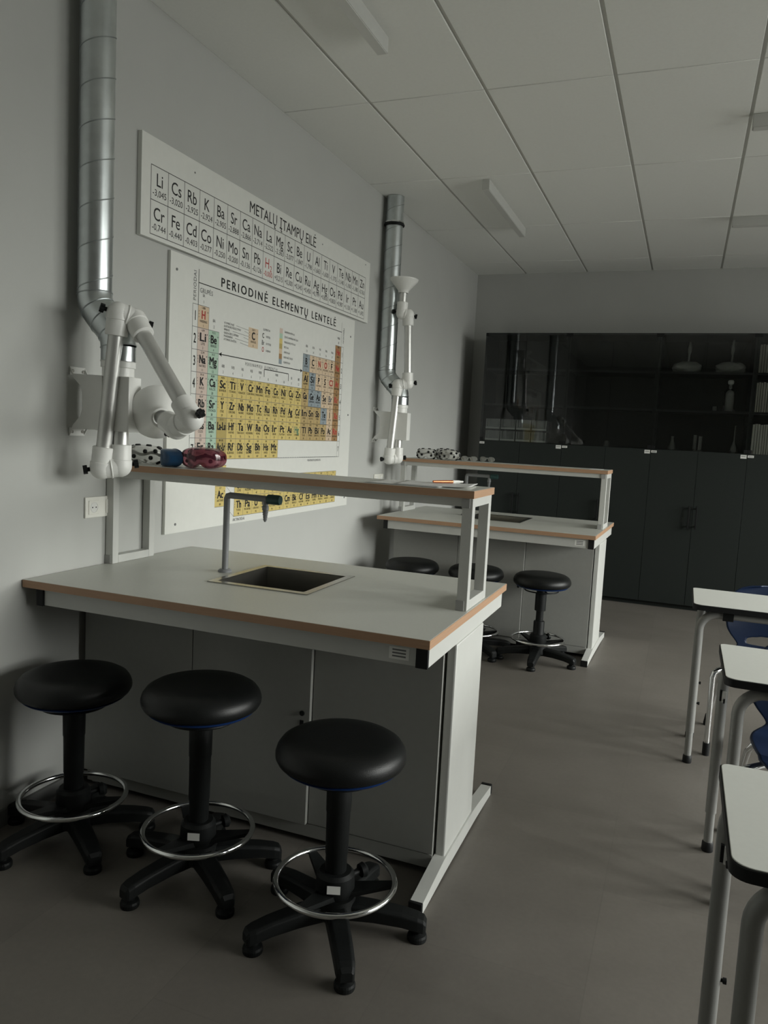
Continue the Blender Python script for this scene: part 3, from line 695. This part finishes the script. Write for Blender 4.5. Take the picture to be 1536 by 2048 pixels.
    for c, s, n in ((1, 'IA', '1'), (2, 'IIA', '2'), (3, 'IIIB', '3'), (4, 'IVB', '4'), (5, 'VB', '5'), (6, 'VIB', '6'), (7, 'VIIB', '7'), (8, '', '8'), (9, '', '9'), (10, '', '10'), (11, 'IB', '11'), (12, 'IIB', '12'), (13, 'IIIA', '13'), (14, 'IVA', '14'), (15, 'VA', '15'), (16, 'VIA', '16'), (17, 'VIIA', '17'), (18, 'VIIIA', '18')):
        top = Z0 if c in (1, 18) else Z0 - Hr if c == 2 or c >= 13 else Z0 - 3 * Hr
        y = Y0 + Wc * (c - .5)
        if s: g.text(s, .021, y, top + .040, xt, .9)
        g.text(n, .020, y, top + .012, xt, .9)
    # transition elements arrow and bracket
    g.mi = 0
    za = 1.777; a, e = Y0 + 2 * Wc + .003, Y0 + 12 * Wc - .003
    line(a, za, e, za, .0022)
    for p, s in ((a, 1), (e, -1)): g.quad([(xl, p, za), (xl, p + s * .026, za + .011), (xl, p + s * .020, za), (xl, p + s * .026, za - .011)])
    line(3.625, 1.745, 3.892, 1.745, .002); line(3.625, 1.745, 3.625, 1.705, .002); line(3.892, 1.745, 3.892, 1.705, .002); line(Y0 + 12 * Wc, za, Y0 + 12 * Wc, Z0 - 3 * Hr, .001)
    g.mi = ci['greyink']
    g.text('PEREINAMIEJI  ELEMENTAI', .023, 3.60, 1.747, xt, .95, spacing=1.35); g.text('VIIIB', .019, 3.758, 1.720, xt, .9)
    # key
    cell('C', 'Anglis', '6', '12,011', 3.457, 1.842, .094, .099, 'c_pe')
    g.mi = ci['greyink']
    for k, s in enumerate(('ATOMINĖ MASĖ', 'ELEKTRONŲ IŠSIDĖSTYMAS', 'SIMBOLIS', 'OKSIDACIJOS LAIPSNIAI', 'PAVADINIMAS', 'ATOMINIS SKAIČIUS')):
        z = 1.925 - .0155 * k; g.text(s, .0145, 3.232, z, xt, .85, align='L'); wl = len(s) * .0078; line(3.238 + wl + .008, z + .005, 3.457, 1.928 - .0155 * k - .004, .0009)
    g.text('ELEMENTAI', .016, 3.60, 1.945, xt, .9, align='L')
    for k, (s, n, c) in enumerate((('C', 'KIETIEJI', 'ink'), ('Br', 'SKYSTIEJI', 'greyink'), ('O', 'DUJINIAI', 'redink'))):
        g.mi = ci[c]; g.text(s, .036, 3.602, 1.906 - .036 * k, xt, .75, bold=.016); g.mi = ci['greyink']; g.text(n, .015, 3.632, 1.910 - .036 * k, xt, .9, align='L')
    for k, (c, s) in enumerate((('c_pk', 'ŠARMINIAI METALAI'), ('c_gr', 'ŽEMĖS ŠARMINIAI METALAI'), ('c_ye', 'PEREINAMIEJI METALAI'), ('c_ol', 'METALAI'), ('c_pe', 'NEMETALAI'), ('c_br', 'INERTINĖS DUJOS'), ('c_bl', 'PUSMETALIAI'))):
        z = 1.955 - .0275 * k; g.mi = ci[c]; g.rect(3.776, 3.810, z, z + .0275, xb); g.mi = ci['greyink']; g.text(s, .0155, 3.83, z + .008, xt, .85, align='L')
    g.mi = ci['greyink']
    for k in range(28): line(3.805 + .0285 * k, 1.276, 3.805 + .0285 * k + .018, 1.276, .0007)
    g.text('NEATRASTI ELEMENTAI', .019, 4.17, 1.250, xt, .9, align='L'); g.text('LANTANOIDAI', .020, 3.37, 1.196, xt, .9, align='L'); g.text('AKTINOIDAI', .022, 3.362, .957, xt, .9, align='L')
    line(3.288, 1.142, 3.37, 1.082, .0008); line(3.288, 1.040, 3.37, .981, .0008)
    g.build('printed_table', [M[c] for c in cols], t)
    b = MB()
    for yy, zz in ((2.855, 2.10), (2.885, .985), (4.72, 2.06), (4.735, 1.0), (4.735, 1.55)): b.cyl((.0159, yy, zz), (.0185, yy, zz), .006, n=12)
    tag(b.build('screw', M['greyink'], t), 'dark screw heads near the board edges')
periodic_board()

# ------------------------------------------------------------------ dark cabinets along the back wall
CY = 7.35
def storage(x0, label, glass=True, first=False):
    t = thing('storage_cabinet', label, 'cabinet', (x0, CY, 0), 0, 'dark cabinets along the back wall')
    W, D, Ht, zl, p = .79, .50, 2.45, 1.425, .018
    b = MB(); b.box(0, p, .02, D, .04, Ht); b.box(W - p, W, .02, D, .04, Ht); b.box(p, W - p, .02, D, Ht - p, Ht); b.box(p, W - p, D - p, D, .04, Ht - p); b.box(p, W - p, .02, D - p, .04, .06); b.box(p, W - p, .02, D - p, zl - p, zl); b.box(0, W, .04, D, 0, .04)
    b.build('carcass', M['cab'], t)
    for z in (1.765, 2.10): MB().box(p + .0005, W - p - .0005, .045, D - p - .001, z, z + .02).build('shelf', M['cab_in'], t)
    for k in range(2):
        a = .0015 + k * W / 2; c = W / 2 - .0015 + k * W / 2
        d = MB().box(a, c, 0, .018, .045, zl - .003, bev=.001).build('door', M['cab'], t)
        hx = c - .03 if k == 0 else a + .03
        h = MB(); h.box(hx - .006, hx + .006, -.034, -.024, .735, .945, bev=.002)
        for z in (.76, .92): h.box(hx - .005, hx + .005, -.024, .0, z - .005, z + .005)
        tag(h.build('handle', M['black_cap'], d), 'black bar handle')
        s = MB(); s.mi = 0
        if k == 1: s.box(c - .052, c - .004, -.0008, 0, zl - .042, zl - .010)
        else: s.box(a + .002, a + .05, -.0008, 0, zl - .032, zl - .012)
        s.mi = 1; q = (c - .046, c - .012) if k == 1 else (a + .008, a + .043)
        s.box(q[0], q[1], -.0012, -.0006, zl - .026, zl - .021)
        tag(s.build('label_sticker', [M['dial'], M['greyink']], d), 'small white sticker at the door corner')
        gd = MB().box(a, c, .010, .015, zl + .003, Ht - .003).build('glass_door', M['glass_dark'], t)
        hg = MB(); e = a if k == 0 else c - .03
        for z in (zl + .003, Ht - .033): hg.box(e, e + .03, .006, .0195, z, z + .03)
        tag(hg.build('hinge', M['black_cap'], gd), 'black square glass hinges')
    return t
CXS = (.255, 1.045, 1.835, 2.625)
storage(CXS[0], 'dark cabinet with glass doors in the back left corner, holding stacked clear bins')
storage(CXS[1], 'dark cabinet with nearly empty glass shelves behind the far bench, between bins and flasks')
storage(CXS[2], 'dark cabinet with flasks behind its glass doors, facing the open aisle')
storage(CXS[3], 'dark cabinet with rows of pale books at the right edge of the photo')
SHZ = (1.4255, 1.7855, 2.1205)
# clear bins
def bin_(x, z, label):
    t = thing('storage_bin', label, 'bin', (x, CY + .034, z), 0, 'clear bins in the corner cabinet')
    w, d, h, q = .142, .26, .1, .004
    b = MB(); b.box(0, w, 0, q, 0, h); b.box(0, w, d - q, d, 0, h); b.box(0, q, q, d - q, 0, h); b.box(w - q, w, q, d - q, 0, h); b.box(q, w - q, q, d - q, 0, q)
    b.build('tub', M['bin'], t)
    b = MB(); b.box(.002, w - .002, -.012, -.0005, .004, .022, bev=.004)
    tag(b.build('grip_lip', M['lip'], t), 'pale lip along the bottom front')
    b = MB(); b.box(.006, .010, -.003, -.0003, .024, h - .004); b.box(w - .010, w - .006, -.003, -.0003, .024, h - .004); b.box(.03, .033, -.0025, -.0003, .03, h - .006)
    b.build('front_rib', M['dial'], t)
    return t
names = ('first from the wall side', 'second from the wall side', 'third from the wall side', 'last at the right end')
for r, rn in enumerate(('bottom', 'top')):
    for k in range(4):
        bin_(CXS[0] + .045 + .149 * k, SHZ[0] + .001 + .111 * r, 'clear plastic bin in the %s row of the corner cabinet, %s' % (rn, names[k]))
    if r == 0: pass
# flasks and bottles
def vessel(name, label, cat, x, y, z, prof, mat='flask', n=24, group=None, stopper=None):
    t = thing(name, label, cat, (x, y, z), 0, group)
    MB().lathe(prof, n=n, caps=False).build('glass_body', M[mat], t)
    if stopper: MB().lathe(stopper, n=n).build('stopper', M['dial'], t)
    return t
def crumple(parent, dx, r, sc, seed):
    rnd = random.Random(seed); b = MB()
    bmesh.ops.create_icosphere(b.bm, subdivisions=4, radius=r)
    ph = [(rnd.uniform(-1, 1), rnd.uniform(-1, 1), rnd.uniform(-1, 1), rnd.uniform(0, 6), rnd.uniform(18, 60)) for _ in range(10)]
    for v in b.bm.verts:
        k = .72 + sum(.07 * abs(math.sin((v.co.x * a + v.co.y * c + v.co.z * e) * f + p)) for a, c, e, p, f in ph)
        v.co = Vector((dx + v.co.x * sc[0] * k, v.co.y * sc[1] * k, max(-r * sc[2] * .8, v.co.z * sc[2] * k) + r * sc[2] * .8 + .001))
    tag(b.build('plastic_wrap', M['bag'], parent), 'crumpled clear film around the flask base')
for x, l in ((2.085, 'long necked glass flask in film wrap, left one on the top cabinet shelf'), (2.44, 'long necked glass flask in film wrap, right one on the top cabinet shelf')):
    f_ = vessel('round_flask', l, 'flask', x, CY + .16, SHZ[2], [(0, .001), (.02, .002), (.034, .016), (.038, .035), (.03, .06), (.014, .08), (.012, .15), (.014, .17), (.022, .185), (.024, .22), (.016, .25), (.011, .275), (.012, .29)])
    crumple(f_, -.01, .082, (1.3, .8, .62), 3 if x < 2.2 else 9)
vessel('tall_bottle', 'tall glass bottle with stopper on the middle shelf of the flask cabinet', 'bottle', 2.45, CY + .2, SHZ[1], [(0, .001), (.05, .001), (.054, .01), (.054, .16), (.048, .185), (.024, .205), (.022, .235), (.027, .24)], stopper=[(.018, .236), (.019, .246), (.024, .25), (.026, .268), (.018, .28), (0, .282)])
vessel('small_beaker', 'tiny glass beaker left of the tall bottle on the middle cabinet shelf', 'beaker', 2.335, CY + .2, SHZ[1], [(0, .001), (.02, .001), (.022, .004), (.022, .045), (.024, .047)])
vessel('conical_flask', 'small conical flask, left on the bottom shelf of the flask cabinet', 'flask', 2.005, CY + .2, SHZ[0], [(0, .001), (.036, .001), (.04, .006), (.036, .03), (.014, .085), (.012, .105), (.016, .12), (.015, .125)])
vessel('measuring_cylinder', 'glass cylinder on the bottom cabinet shelf, left one of the close pair', 'cylinder', 2.195, CY + .18, SHZ[0], [(0, .001), (.022, .001), (.023, .008), (.018, .014), (.018, .14), (.02, .145)], group='pair of glass cylinders')
vessel('measuring_cylinder', 'glass cylinder on the bottom cabinet shelf, right one of the close pair', 'cylinder', 2.243, CY + .18, SHZ[0], [(0, .001), (.022, .001), (.023, .008), (.018, .014), (.018, .13), (.02, .135)], group='pair of glass cylinders')
vessel('volumetric_flask', 'pear shaped flask with thin tall neck, right on the bottom cabinet shelf', 'flask', 2.52, CY + .2, SHZ[0], [(0, .001), (.03, .001), (.036, .02), (.034, .05), (.018, .08), (.009, .1), (.008, .24), (.011, .243)])
vessel('small_jar', 'tiny bright glass jar on the bottom shelf of the empty glass cabinet', 'jar', 1.44, CY + .08, SHZ[0], [(0, .001), (.022, .001), (.024, .006), (.024, .04), (.016, .048), (.018, .055)])
# books
bc = [(.86, .85, .76), (.56, .55, .47), (.90, .89, .80), (.42, .41, .34), (.62, .60, .52)]
for i, c in enumerate(bc): M['bk%d' % i] = principled('book_cover_%d' % i, c, .6, noise=.05, nscale=30)
M['pages'] = principled('book_pages', (.66, .64, .57), .8)
ordn = ['first', 'second', 'third', 'fourth', 'fifth', 'sixth', 'seventh', 'eighth', 'ninth', 'tenth']
def make_book(mi, w, h, d):
    b = MB(); b.box(0, .0016, 0, d, 0, h); b.box(w - .0016, w, 0, d, 0, h); b.box(.0016, w - .0016, 0, .002, 0, h)
    return b, MB().box(.0017, w - .0017, .0022, d - .004, .003, h - .003)
rb = random.Random(5)
for r, (nm, hgt) in enumerate((('bottom', .255), ('middle', .25), ('top', .235))):
    x = CXS[3] + .022
    for k in range(10):
        w = rb.choice((.013, .015, .017)); h = hgt + rb.uniform(-.004, .004)
        t = thing('book', 'thin pale book on the %s shelf of the right edge cabinet, %s from the left' % (nm, ordn[k]), 'book', (x, CY + .026, SHZ[r] + .001), 0, 'books on the %s shelf' % nm)
        cb, pb = make_book(0, w, h, .19)
        cb.build('cover', M['bk%d' % (rb.choice((0, 2)) if r == 0 else rb.choice((1, 3, 4)))], t); pb.build('pages', M['pages'], t)
        x += w + .0045

# ------------------------------------------------------------------ goggles and small things on the shelves
def goggles(name, label, loc, rz, mat, size=1.0, vents=True, strap=True, tilt=0.0, group=None):
    t = thing(name, label, 'goggles', loc, rz, group); t.rotation_euler = (tilt, 0, rz)
    b = MB(); n = 48; s = size
    def outline(a):
        ca, sa = math.cos(a), math.sin(a); k = (abs(ca) ** 2.8 + abs(sa) ** 2.8) ** (-1 / 2.8)
        x, z = .082 * k * ca, .040 * k * sa
        if z < 0: z += .019 * math.exp(-(x / .017) ** 2)
        return x, z
    zmin = min(outline(2 * PI * i / n)[1] for i in range(n)); rings = []
    for sc, y in ((.0, .0), (.55, .0), (.88, .001), (.96, .006), (1.0, .018), (1.0, .05), (1.05, .056), (1.05, .060)):
        ring = []
        for i in range(n):
            x, z = outline(2 * PI * i / n); x *= sc; z *= sc
            ring.append(b.bm.verts.new((x * s, (y + 5.5 * x * x) * s, (z - zmin * 1.05) * s)))
        rings.append(ring)
    for A, B in zip(rings[1:], rings[2:]):
        for i in range(n):
            f = b.bm.faces.new((A[i], A[(i + 1) % n], B[(i + 1) % n], B[i])); f.smooth = True
    f = b.bm.faces.new(rings[1]); f.smooth = True
    for v in rings[0]: b.bm.verts.remove(v)
    b.build('lens_body', M[mat], t)
    if vents:
        V = []
        for a, y in ((.75, .034), (1.25, .034), (1.9, .034), (2.4, .034), (3.1, .036), (.05, .036), (3.9, .034), (5.5, .034)):
            x, z = outline(a); x2, z2 = outline(a + .02); nn = Vector((z2 - z, 0, x - x2)).normalized() * -1
            if nn.x * x + nn.z * z < 0: nn = -nn
            V.append((Vector((x, y + 5.5 * x * x, z - zmin * 1.05)) * s, nn, .0125 * s))
        for x, z in ((-.055, .014), (.05, -.012), (-.026, -.008), (.028, .016), (.066, .018), (-.068, -.016)):
            V.append((Vector((x * s, (.003 + 5.5 * x * x) * s - .001, (z - zmin * 1.05) * s)), Vector((0, -1, 0)), .0095 * s))
        for p, nn, q in V:
            tag(MB().lathe([(q, -.002), (q, .003), (q * .76, .006), (0, .006)], p, nn, 16).build('vent_button', M['black_cap'], t), 'round black vent button')
    if strap:
        b = MB(); pts = []
        for i in range(15):
            a = PI * i / 14; pts.append((.085 * s * math.cos(a), (.08 + .035 * math.sin(a)) * s, (.042 + .006 * math.sin(5 * a)) * s))
        A = [b.bm.verts.new((p[0], p[1], p[2] - .006)) for p in pts]; B = [b.bm.verts.new((p[0], p[1], p[2] + .006)) for p in pts]
        A2 = [b.bm.verts.new((p[0] * .97, p[1] - .002, p[2] - .006)) for p in pts]; B2_ = [b.bm.verts.new((p[0] * .97, p[1] - .002, p[2] + .006)) for p in pts]
        for i in range(14):
            for q in ((A[i], A[i + 1], B[i + 1], B[i]), (A2[i], A2[i + 1], B2_[i + 1], B2_[i]), (A[i], A[i + 1], A2[i + 1], A2[i]), (B[i], B[i + 1], B2_[i + 1], B2_[i])): b.bm.faces.new(q)
        tag(b.build('strap', M['black_cap'], t), 'black elastic strap')
    return t
Zs = 1.2685
goggles('safety_goggles', 'clear goggles with black vent buttons at the wall end of the near shelf', (.090, 2.535, Zs), .12, 'clear', .92)
goggles('safety_goggles', 'dark blue goggles standing between the clear and the red goggles', (.222, 2.50, Zs), -.95, 'blue_clear', .86, vents=False, strap=False)
goggles('safety_goggles', 'clear goggles with black vents and strap just left of the red goggles', (.318, 2.622, Zs), .25, 'clear', .85)
goggles('safety_goggles', 'red tinted goggles on the near shelf below the folded extraction arm', (.405, 2.49, Zs), .35, 'red_clear', 1.0, vents=False)
for k, (x, y, rz, l) in enumerate(((.165, .46, .05, 'clear goggles with black vents, left end of the heap on the far shelf'),
                                    (.262, .575, -.15, 'clear goggles with black vents, at the back in the middle of the far heap'),
                                    (.345, .455, .1, 'clear goggles with black vents, right end of the heap on the far shelf'))):
    goggles('safety_goggles', l, on_b2(x, y, Zs), rz, 'clear', .92 if k != 1 else .98)
def spectacles(label, loc, rz):
    t = thing('safety_spectacles', label, 'glasses', loc, rz, 'small safety glasses')
    for s in (-1, 1):
        b = MB(); n = 20; F = []
        for yy in (0, .002):
            F.append([b.bm.verts.new((s * .033 + .028 * math.cos(2 * PI * i / n), yy + .006 * math.cos(2 * PI * i / n) ** 2, .021 + .019 * math.sin(2 * PI * i / n))) for i in range(n)])
        b.bm.faces.new(F[0]); b.bm.faces.new(F[1])
        for i in range(n): b.bm.faces.new((F[0][i], F[0][(i + 1) % n], F[1][(i + 1) % n], F[1][i]))
        b.build('lens', M['flask'], t)
        MB().tube([(s * .062, .004, .026), (s * .064, .04, .026), (s * .062, .11, .022), (s * .060, .13, .006)], .0022, 8).build('temple', M['black_cap'], t)
    MB().tube([(-.008, .004, .026), (0, 0, .030), (.008, .004, .026)], .0025, 8).build('bridge', M['chrome'], t)
spectacles('small clear safety glasses right beside the goggle heap on the far shelf', on_b2(.505, .47, Zs), .1)
spectacles('small clear safety glasses farther right of the goggle heap on the far shelf', on_b2(.60, .61, Zs), -.15)

def sheet(name, label, x0, x1, y0, y1, z, rz, curl, seed):
    b = MB(); n, m = 16, 12; rnd = random.Random(seed); V = []
    for i in range(n + 1):
        row = []
        for j in range(m + 1):
            u, v = i / n, j / m
            k = curl * (max(0, u - .7) ** 2 * 6 + max(0, v - .75) ** 2 * 4) + .0006 * math.sin(9 * u + seed) * math.sin(7 * v)
            row.append(b.bm.verts.new(((u - .5) * (x1 - x0), (v - .5) * (y1 - y0), .0012 + max(0, k))))
        V.append(row)
    for i in range(n):
        for j in range(m):
            f = b.bm.faces.new((V[i][j], V[i + 1][j], V[i + 1][j + 1], V[i][j + 1])); f.smooth = True
    o = b.build(name, M['paper']); o.location = ((x0 + x1) / 2, (y0 + y1) / 2, z); o.rotation_euler = (0, 0, rz)
    md = o.modifiers.new('thickness', 'SOLIDIFY'); md.thickness = .0004; md.offset = 1
    return tag(o, label, 'paper')
sheet('paper_sheet', 'white paper sheet on the near shelf, left one partly under the pen sheet', 1.10, 1.37, 2.475, 2.68, Zs, .03, .002, 1)
sheet('paper_sheet', 'white paper sheet with curled corner under the pen on the near shelf', 1.19, 1.455, 2.505, 2.70, Zs + .002, .12, .008, 2)
pt = thing('ballpoint_pen', 'copper coloured pen with white tip lying on the papers', 'pen', (1.300, 2.625, Zs + .0105), .95)
MB().lathe([(0, 0), (.004, .002), (.005, .012), (.0056, .08), (.0056, .09)], (0, 0, 0), (1, 0, 0), 16).build('barrel', M['copper'], pt)
MB().lathe([(.0058, .0905), (.0058, .122), (.004, .124), (.0035, .138), (0, .14)], (0, 0, 0), (1, 0, 0), 16).build('cap', M['white_plastic'], pt)
ps = MB().box(-.04, .04, -.09, .09, 0, .001).build('paper_slip', M['paper']); ps.location = on_b2(1.40, .56, Zs); tag(ps, 'small white slip of paper at the right end of the far shelf', 'paper')

# ------------------------------------------------------------------ pupils' desks and chairs
def desk(x, y, depth, z, label, w=.75, near=.048, far=.022):
    t = thing('school_desk', label, 'desk', (x, y, 0), 0, 'white school desks')
    r = .035; poly = []
    for cx, cy, a0 in ((w - r, r, -90), (w - r, depth - .02, 0), (.02, depth - .02, 90), (r, r, 180)):
        rr = r if cy == r else .02
        for k in range(7):
            a = math.radians(a0 + 15 * k); poly.append((cx + rr * math.cos(a), cy + rr * math.sin(a)))
    cxm, cym = w / 2, depth / 2
    top = MB().prism([(cxm + (u - cxm) * (1 - .006 / w), cym + (v - cym) * (1 - .006 / depth)) for u, v in poly], 2, z - .0025, z).build('desktop', M['desk_top'], t, bevel=.001)
    tag(MB().prism(poly, 2, z - .026, z - .0026, smooth=True).build('edge_band', M['black_cap'], top), 'black rounded edge and underside')
    zu = z - .0265; R = .0185
    for yy in (.045, depth - .065):
        for s in (0, 1):
            ins = near if yy < .2 else far; xx = ins if s == 0 else w - ins; d = 1 if s == 0 else -1; K = .075
            pts = [(xx, yy, .145), (xx, yy, zu - R - K)] + [(xx + d * K * (1 - math.cos(q)), yy, zu - R - K + K * math.sin(q)) for q in [PI / 2 * i / 8 for i in range(1, 9)]] + [(xx + d * .12, yy, zu - R)]
            lg = MB().tube(pts, R, 22).build('leg', M['desk_metal'], t)
            MB().cyl((xx, yy, .025), (xx, yy, .15), .0155, n=20).build('inner_tube', M['desk_metal'], lg)
            tag(MB().lathe([(.0165, .036), (.0195, .032), (.0205, .004), (.019, 0)], (xx, yy, 0), n=20).build('foot_cap', M['black_cap'], lg), 'black plastic foot cap')
            MB().lathe([(.004, 0), (.004, .004), (.007, .005), (.007, .012), (0, .013)], (xx + d * R * .98, yy, .285), (d, 0, 0), 10).build('adjusting_screw', M['black_cap'], lg)
            if s == 0 and yy > .2:
                h = MB(); h.box(xx - .002, xx + .012, yy - R - .010, yy - R + .001, .562, .600, bev=.001); h.mi = 1; h.box(xx - .009, xx - .0025, yy - R - .008, yy - R + .004, .565, .603); h.tube([(xx + .005, yy - R - .010, .570), (xx + .005, yy - R - .026, .566), (xx + .005, yy - R - .030, .580)], .003, 8)
                tag(h.build('bag_hook', [M['dial'], M['black_cap']], lg), 'small bag hook')
        MB().cyl((.142, yy, zu - R), (w - .142, yy, zu - R), R * .9, n=20).build('cross_tube', M['desk_metal'], t)
        b = MB()
        for xx in (.15, w - .15): b.box(xx - .022, xx + .022, yy - .024, yy + .024, zu - 2 * R - .002, zu)
        b.build('clamp', M['black_plastic'], t)
    for xx in (.30, w - .30): MB().box(xx - .012, xx + .012, .07, depth - .09, zu - .03, zu - .001).build('side_rail', M['desk_metal'], t)
    return t
DZ = .75
desk(2.218, 3.70, .45, DZ, 'white school desk with black edge, farthest of the three at the right', near=.036, far=.047)
desk(2.300, 2.535, .46, DZ, 'white school desk with black edge, middle one of the three at the right')
desk(2.258, 1.372, .46, DZ, 'white school desk with black edge, nearest one at the bottom right corner')

def chair(loc, label):
    t = thing('school_chair', label, 'chair', loc, 0, 'blue school chairs')
    # side profile, front of the seat at y=0, backrest towards +y; (y, z, half width)
    prof = [(.0, .405, .165), (.012, .427, .19), (.05, .438, .212), (.14, .434, .222), (.24, .424, .222), (.32, .417, .208), (.362, .419, .188), (.386, .426, .170), (.398, .440, .160), (.405, .456, .165), (.411, .477, .179), (.417, .505, .198), (.425, .545, .216), (.435, .60, .224), (.445, .66, .220), (.453, .71, .203), (.458, .745, .168), (.461, .762, .12), (.462, .768, .07)]
    b = MB(); m = 44; n = 96; V = []
    def at(t_):
        f = t_ * (len(prof) - 1); i = min(int(f), len(prof) - 2); u = f - i
        P = [prof[max(0, i - 1)], prof[i], prof[i + 1], prof[min(len(prof) - 1, i + 2)]]
        return [.5 * (2 * P[1][k] + (P[2][k] - P[0][k]) * u + (2 * P[0][k] - 5 * P[1][k] + 4 * P[2][k] - P[3][k]) * u * u + (3 * P[1][k] - P[0][k] - 3 * P[2][k] + P[3][k]) * u ** 3) for k in range(3)]
    for i in range(n + 1):
        y, z, hw = at(i / n); row = []; back = max(0, min(1, (z - .43) / .12))
        for j in range(m + 1):
            v = -1 + 2 * j / m
            row.append(b.bm.verts.new((v * hw, y - back * .035 * v * v, z + (1 - back) * .018 * v * v * (1 if y > .05 else .3))))
        V.append(row)
    for i in range(n):
        for j in range(m):
            c = (V[i][j].co + V[i + 1][j + 1].co) / 2
            if i > n * .5 and (abs(c.x) / .118) ** 3.5 + (abs(c.z - .478) / .028) ** 3.5 < 1: continue
            f = b.bm.faces.new((V[i][j], V[i + 1][j], V[i + 1][j + 1], V[i][j + 1])); f.smooth = True
    for v in list(b.bm.verts):
        if not v.link_faces: b.bm.verts.remove(v)
    for _ in range(4):
        be = [v for v in b.bm.verts if any(len(e.link_faces) == 1 for e in v.link_edges) and abs(v.co.x) < .13 and (.44 < v.co.z < .515 and v.co.y > .38)]
        new = {v: sum((e.other_vert(v).co for e in v.link_edges if len(e.link_faces) == 1), Vector()) / 2 for v in be}
        for v, q in new.items(): v.co = v.co * .5 + q * .5
    o = b.build('seat_shell', M['blue_shell'], t); md = o.modifiers.new('shell', 'SOLIDIFY'); md.thickness = .007; md.offset = -1
    for s in (-1, 1):
        fx, rx = s * .278, s * .262
        p = [(fx, -.015, .03), (s * .278, .0, .375), (s * .272, .004, .398), (s * .258, .014, .408), (s * .235, .04, .410), (s * .18, .10, .410), (s * .17, .14, .410), (s * .17, .26, .402), (s * .178, .30, .399), (s * .2, .325, .39), (s * .215, .337, .36), (rx, .42, .03)]
        fr = MB().tube(p, .0125, 16).build('leg_frame', M['chrome'], t)
        for q, d in ((p[0], Vector(p[0]) - Vector(p[1])), (p[-1], Vector(p[-1]) - Vector(p[-2]))):
            b = MB(); d.normalize(); b.cyl(Vector(q) - d * .03, Vector(q) + d * .02, .0165, n=16); b.cyl(Vector(q) + d * .01, (q[0] + d.x * .02, q[1] + d.y * .02, 0), .016, n=16)
            tag(b.build('foot_cap', M['black_cap'], fr), 'black plastic foot cap')
    b = MB()
    for yy in (.12, .26): b.cyl((-.17, yy, .409 - (yy - .1) * .05), (.17, yy, .409 - (yy - .1) * .05), .010, n=14)
    b.build('seat_support', M['chrome'], t)
    return t
chair((2.615, 3.895, 0), 'blue plastic school chair with a slot in its back, pushed under the farthest desk')
chair((2.645, 2.685, 0), 'blue plastic school chair pushed under the middle desk, mostly cut off at the right')

# ------------------------------------------------------------------ light
# overcast sky above a darker outdoor ground, coming in through the windows
w = bpy.data.worlds.new('overcast_sky'); S.world = w; w.use_nodes = True
nt = w.node_tree; bg = nt.nodes['Background']
tc = nt.nodes.new('ShaderNodeTexCoord'); sx = nt.nodes.new('ShaderNodeSeparateXYZ'); mr = nt.nodes.new('ShaderNodeMapRange'); rp = nt.nodes.new('ShaderNodeValToRGB')
mr.inputs['From Min'].default_value = -0.5; mr.inputs['From Max'].default_value = 0.5
nt.links.new(tc.outputs['Generated'], sx.inputs[0]); nt.links.new(sx.outputs['Z'], mr.inputs['Value']); nt.links.new(mr.outputs['Result'], rp.inputs['Fac'])
e = rp.color_ramp.elements
e[0].position = 0.0; e[0].color = (0.14, 0.142, 0.134, 1)
e[1].position = 1.0; e[1].color = (1.0, 1.0, 0.965, 1)
for p, v in ((.44, .195), (.51, .30), (.58, .62), (.75, .90)):
    q = e.new(p); q.color = (v, v, v * .95, 1)
nt.links.new(rp.outputs['Color'], bg.inputs['Color']); bg.inputs['Strength'].default_value = SKY
for a, c in WIN:
    l = bpy.data.lights.new('window_portal', 'AREA'); l.shape = 'RECTANGLE'; l.size = WZ1 - WZ0; l.size_y = c - a; l.cycles.is_portal = True
    o = bpy.data.objects.new('window_portal', l); C.objects.link(o); o.location = (XR + .24, (a + c) / 2, (WZ0 + WZ1) / 2); o.rotation_euler = (0, math.radians(90), 0)

S.view_settings.view_transform = 'Standard'; S.view_settings.look = 'None'; S.view_settings.gamma = 1.0; S.view_settings.use_curve_mapping = False
S.view_settings.exposure = 0.0
S.cycles.use_denoising = True
S.cycles.max_bounces = 8; S.cycles.transparent_max_bounces = 24; S.cycles.diffuse_bounces = 5
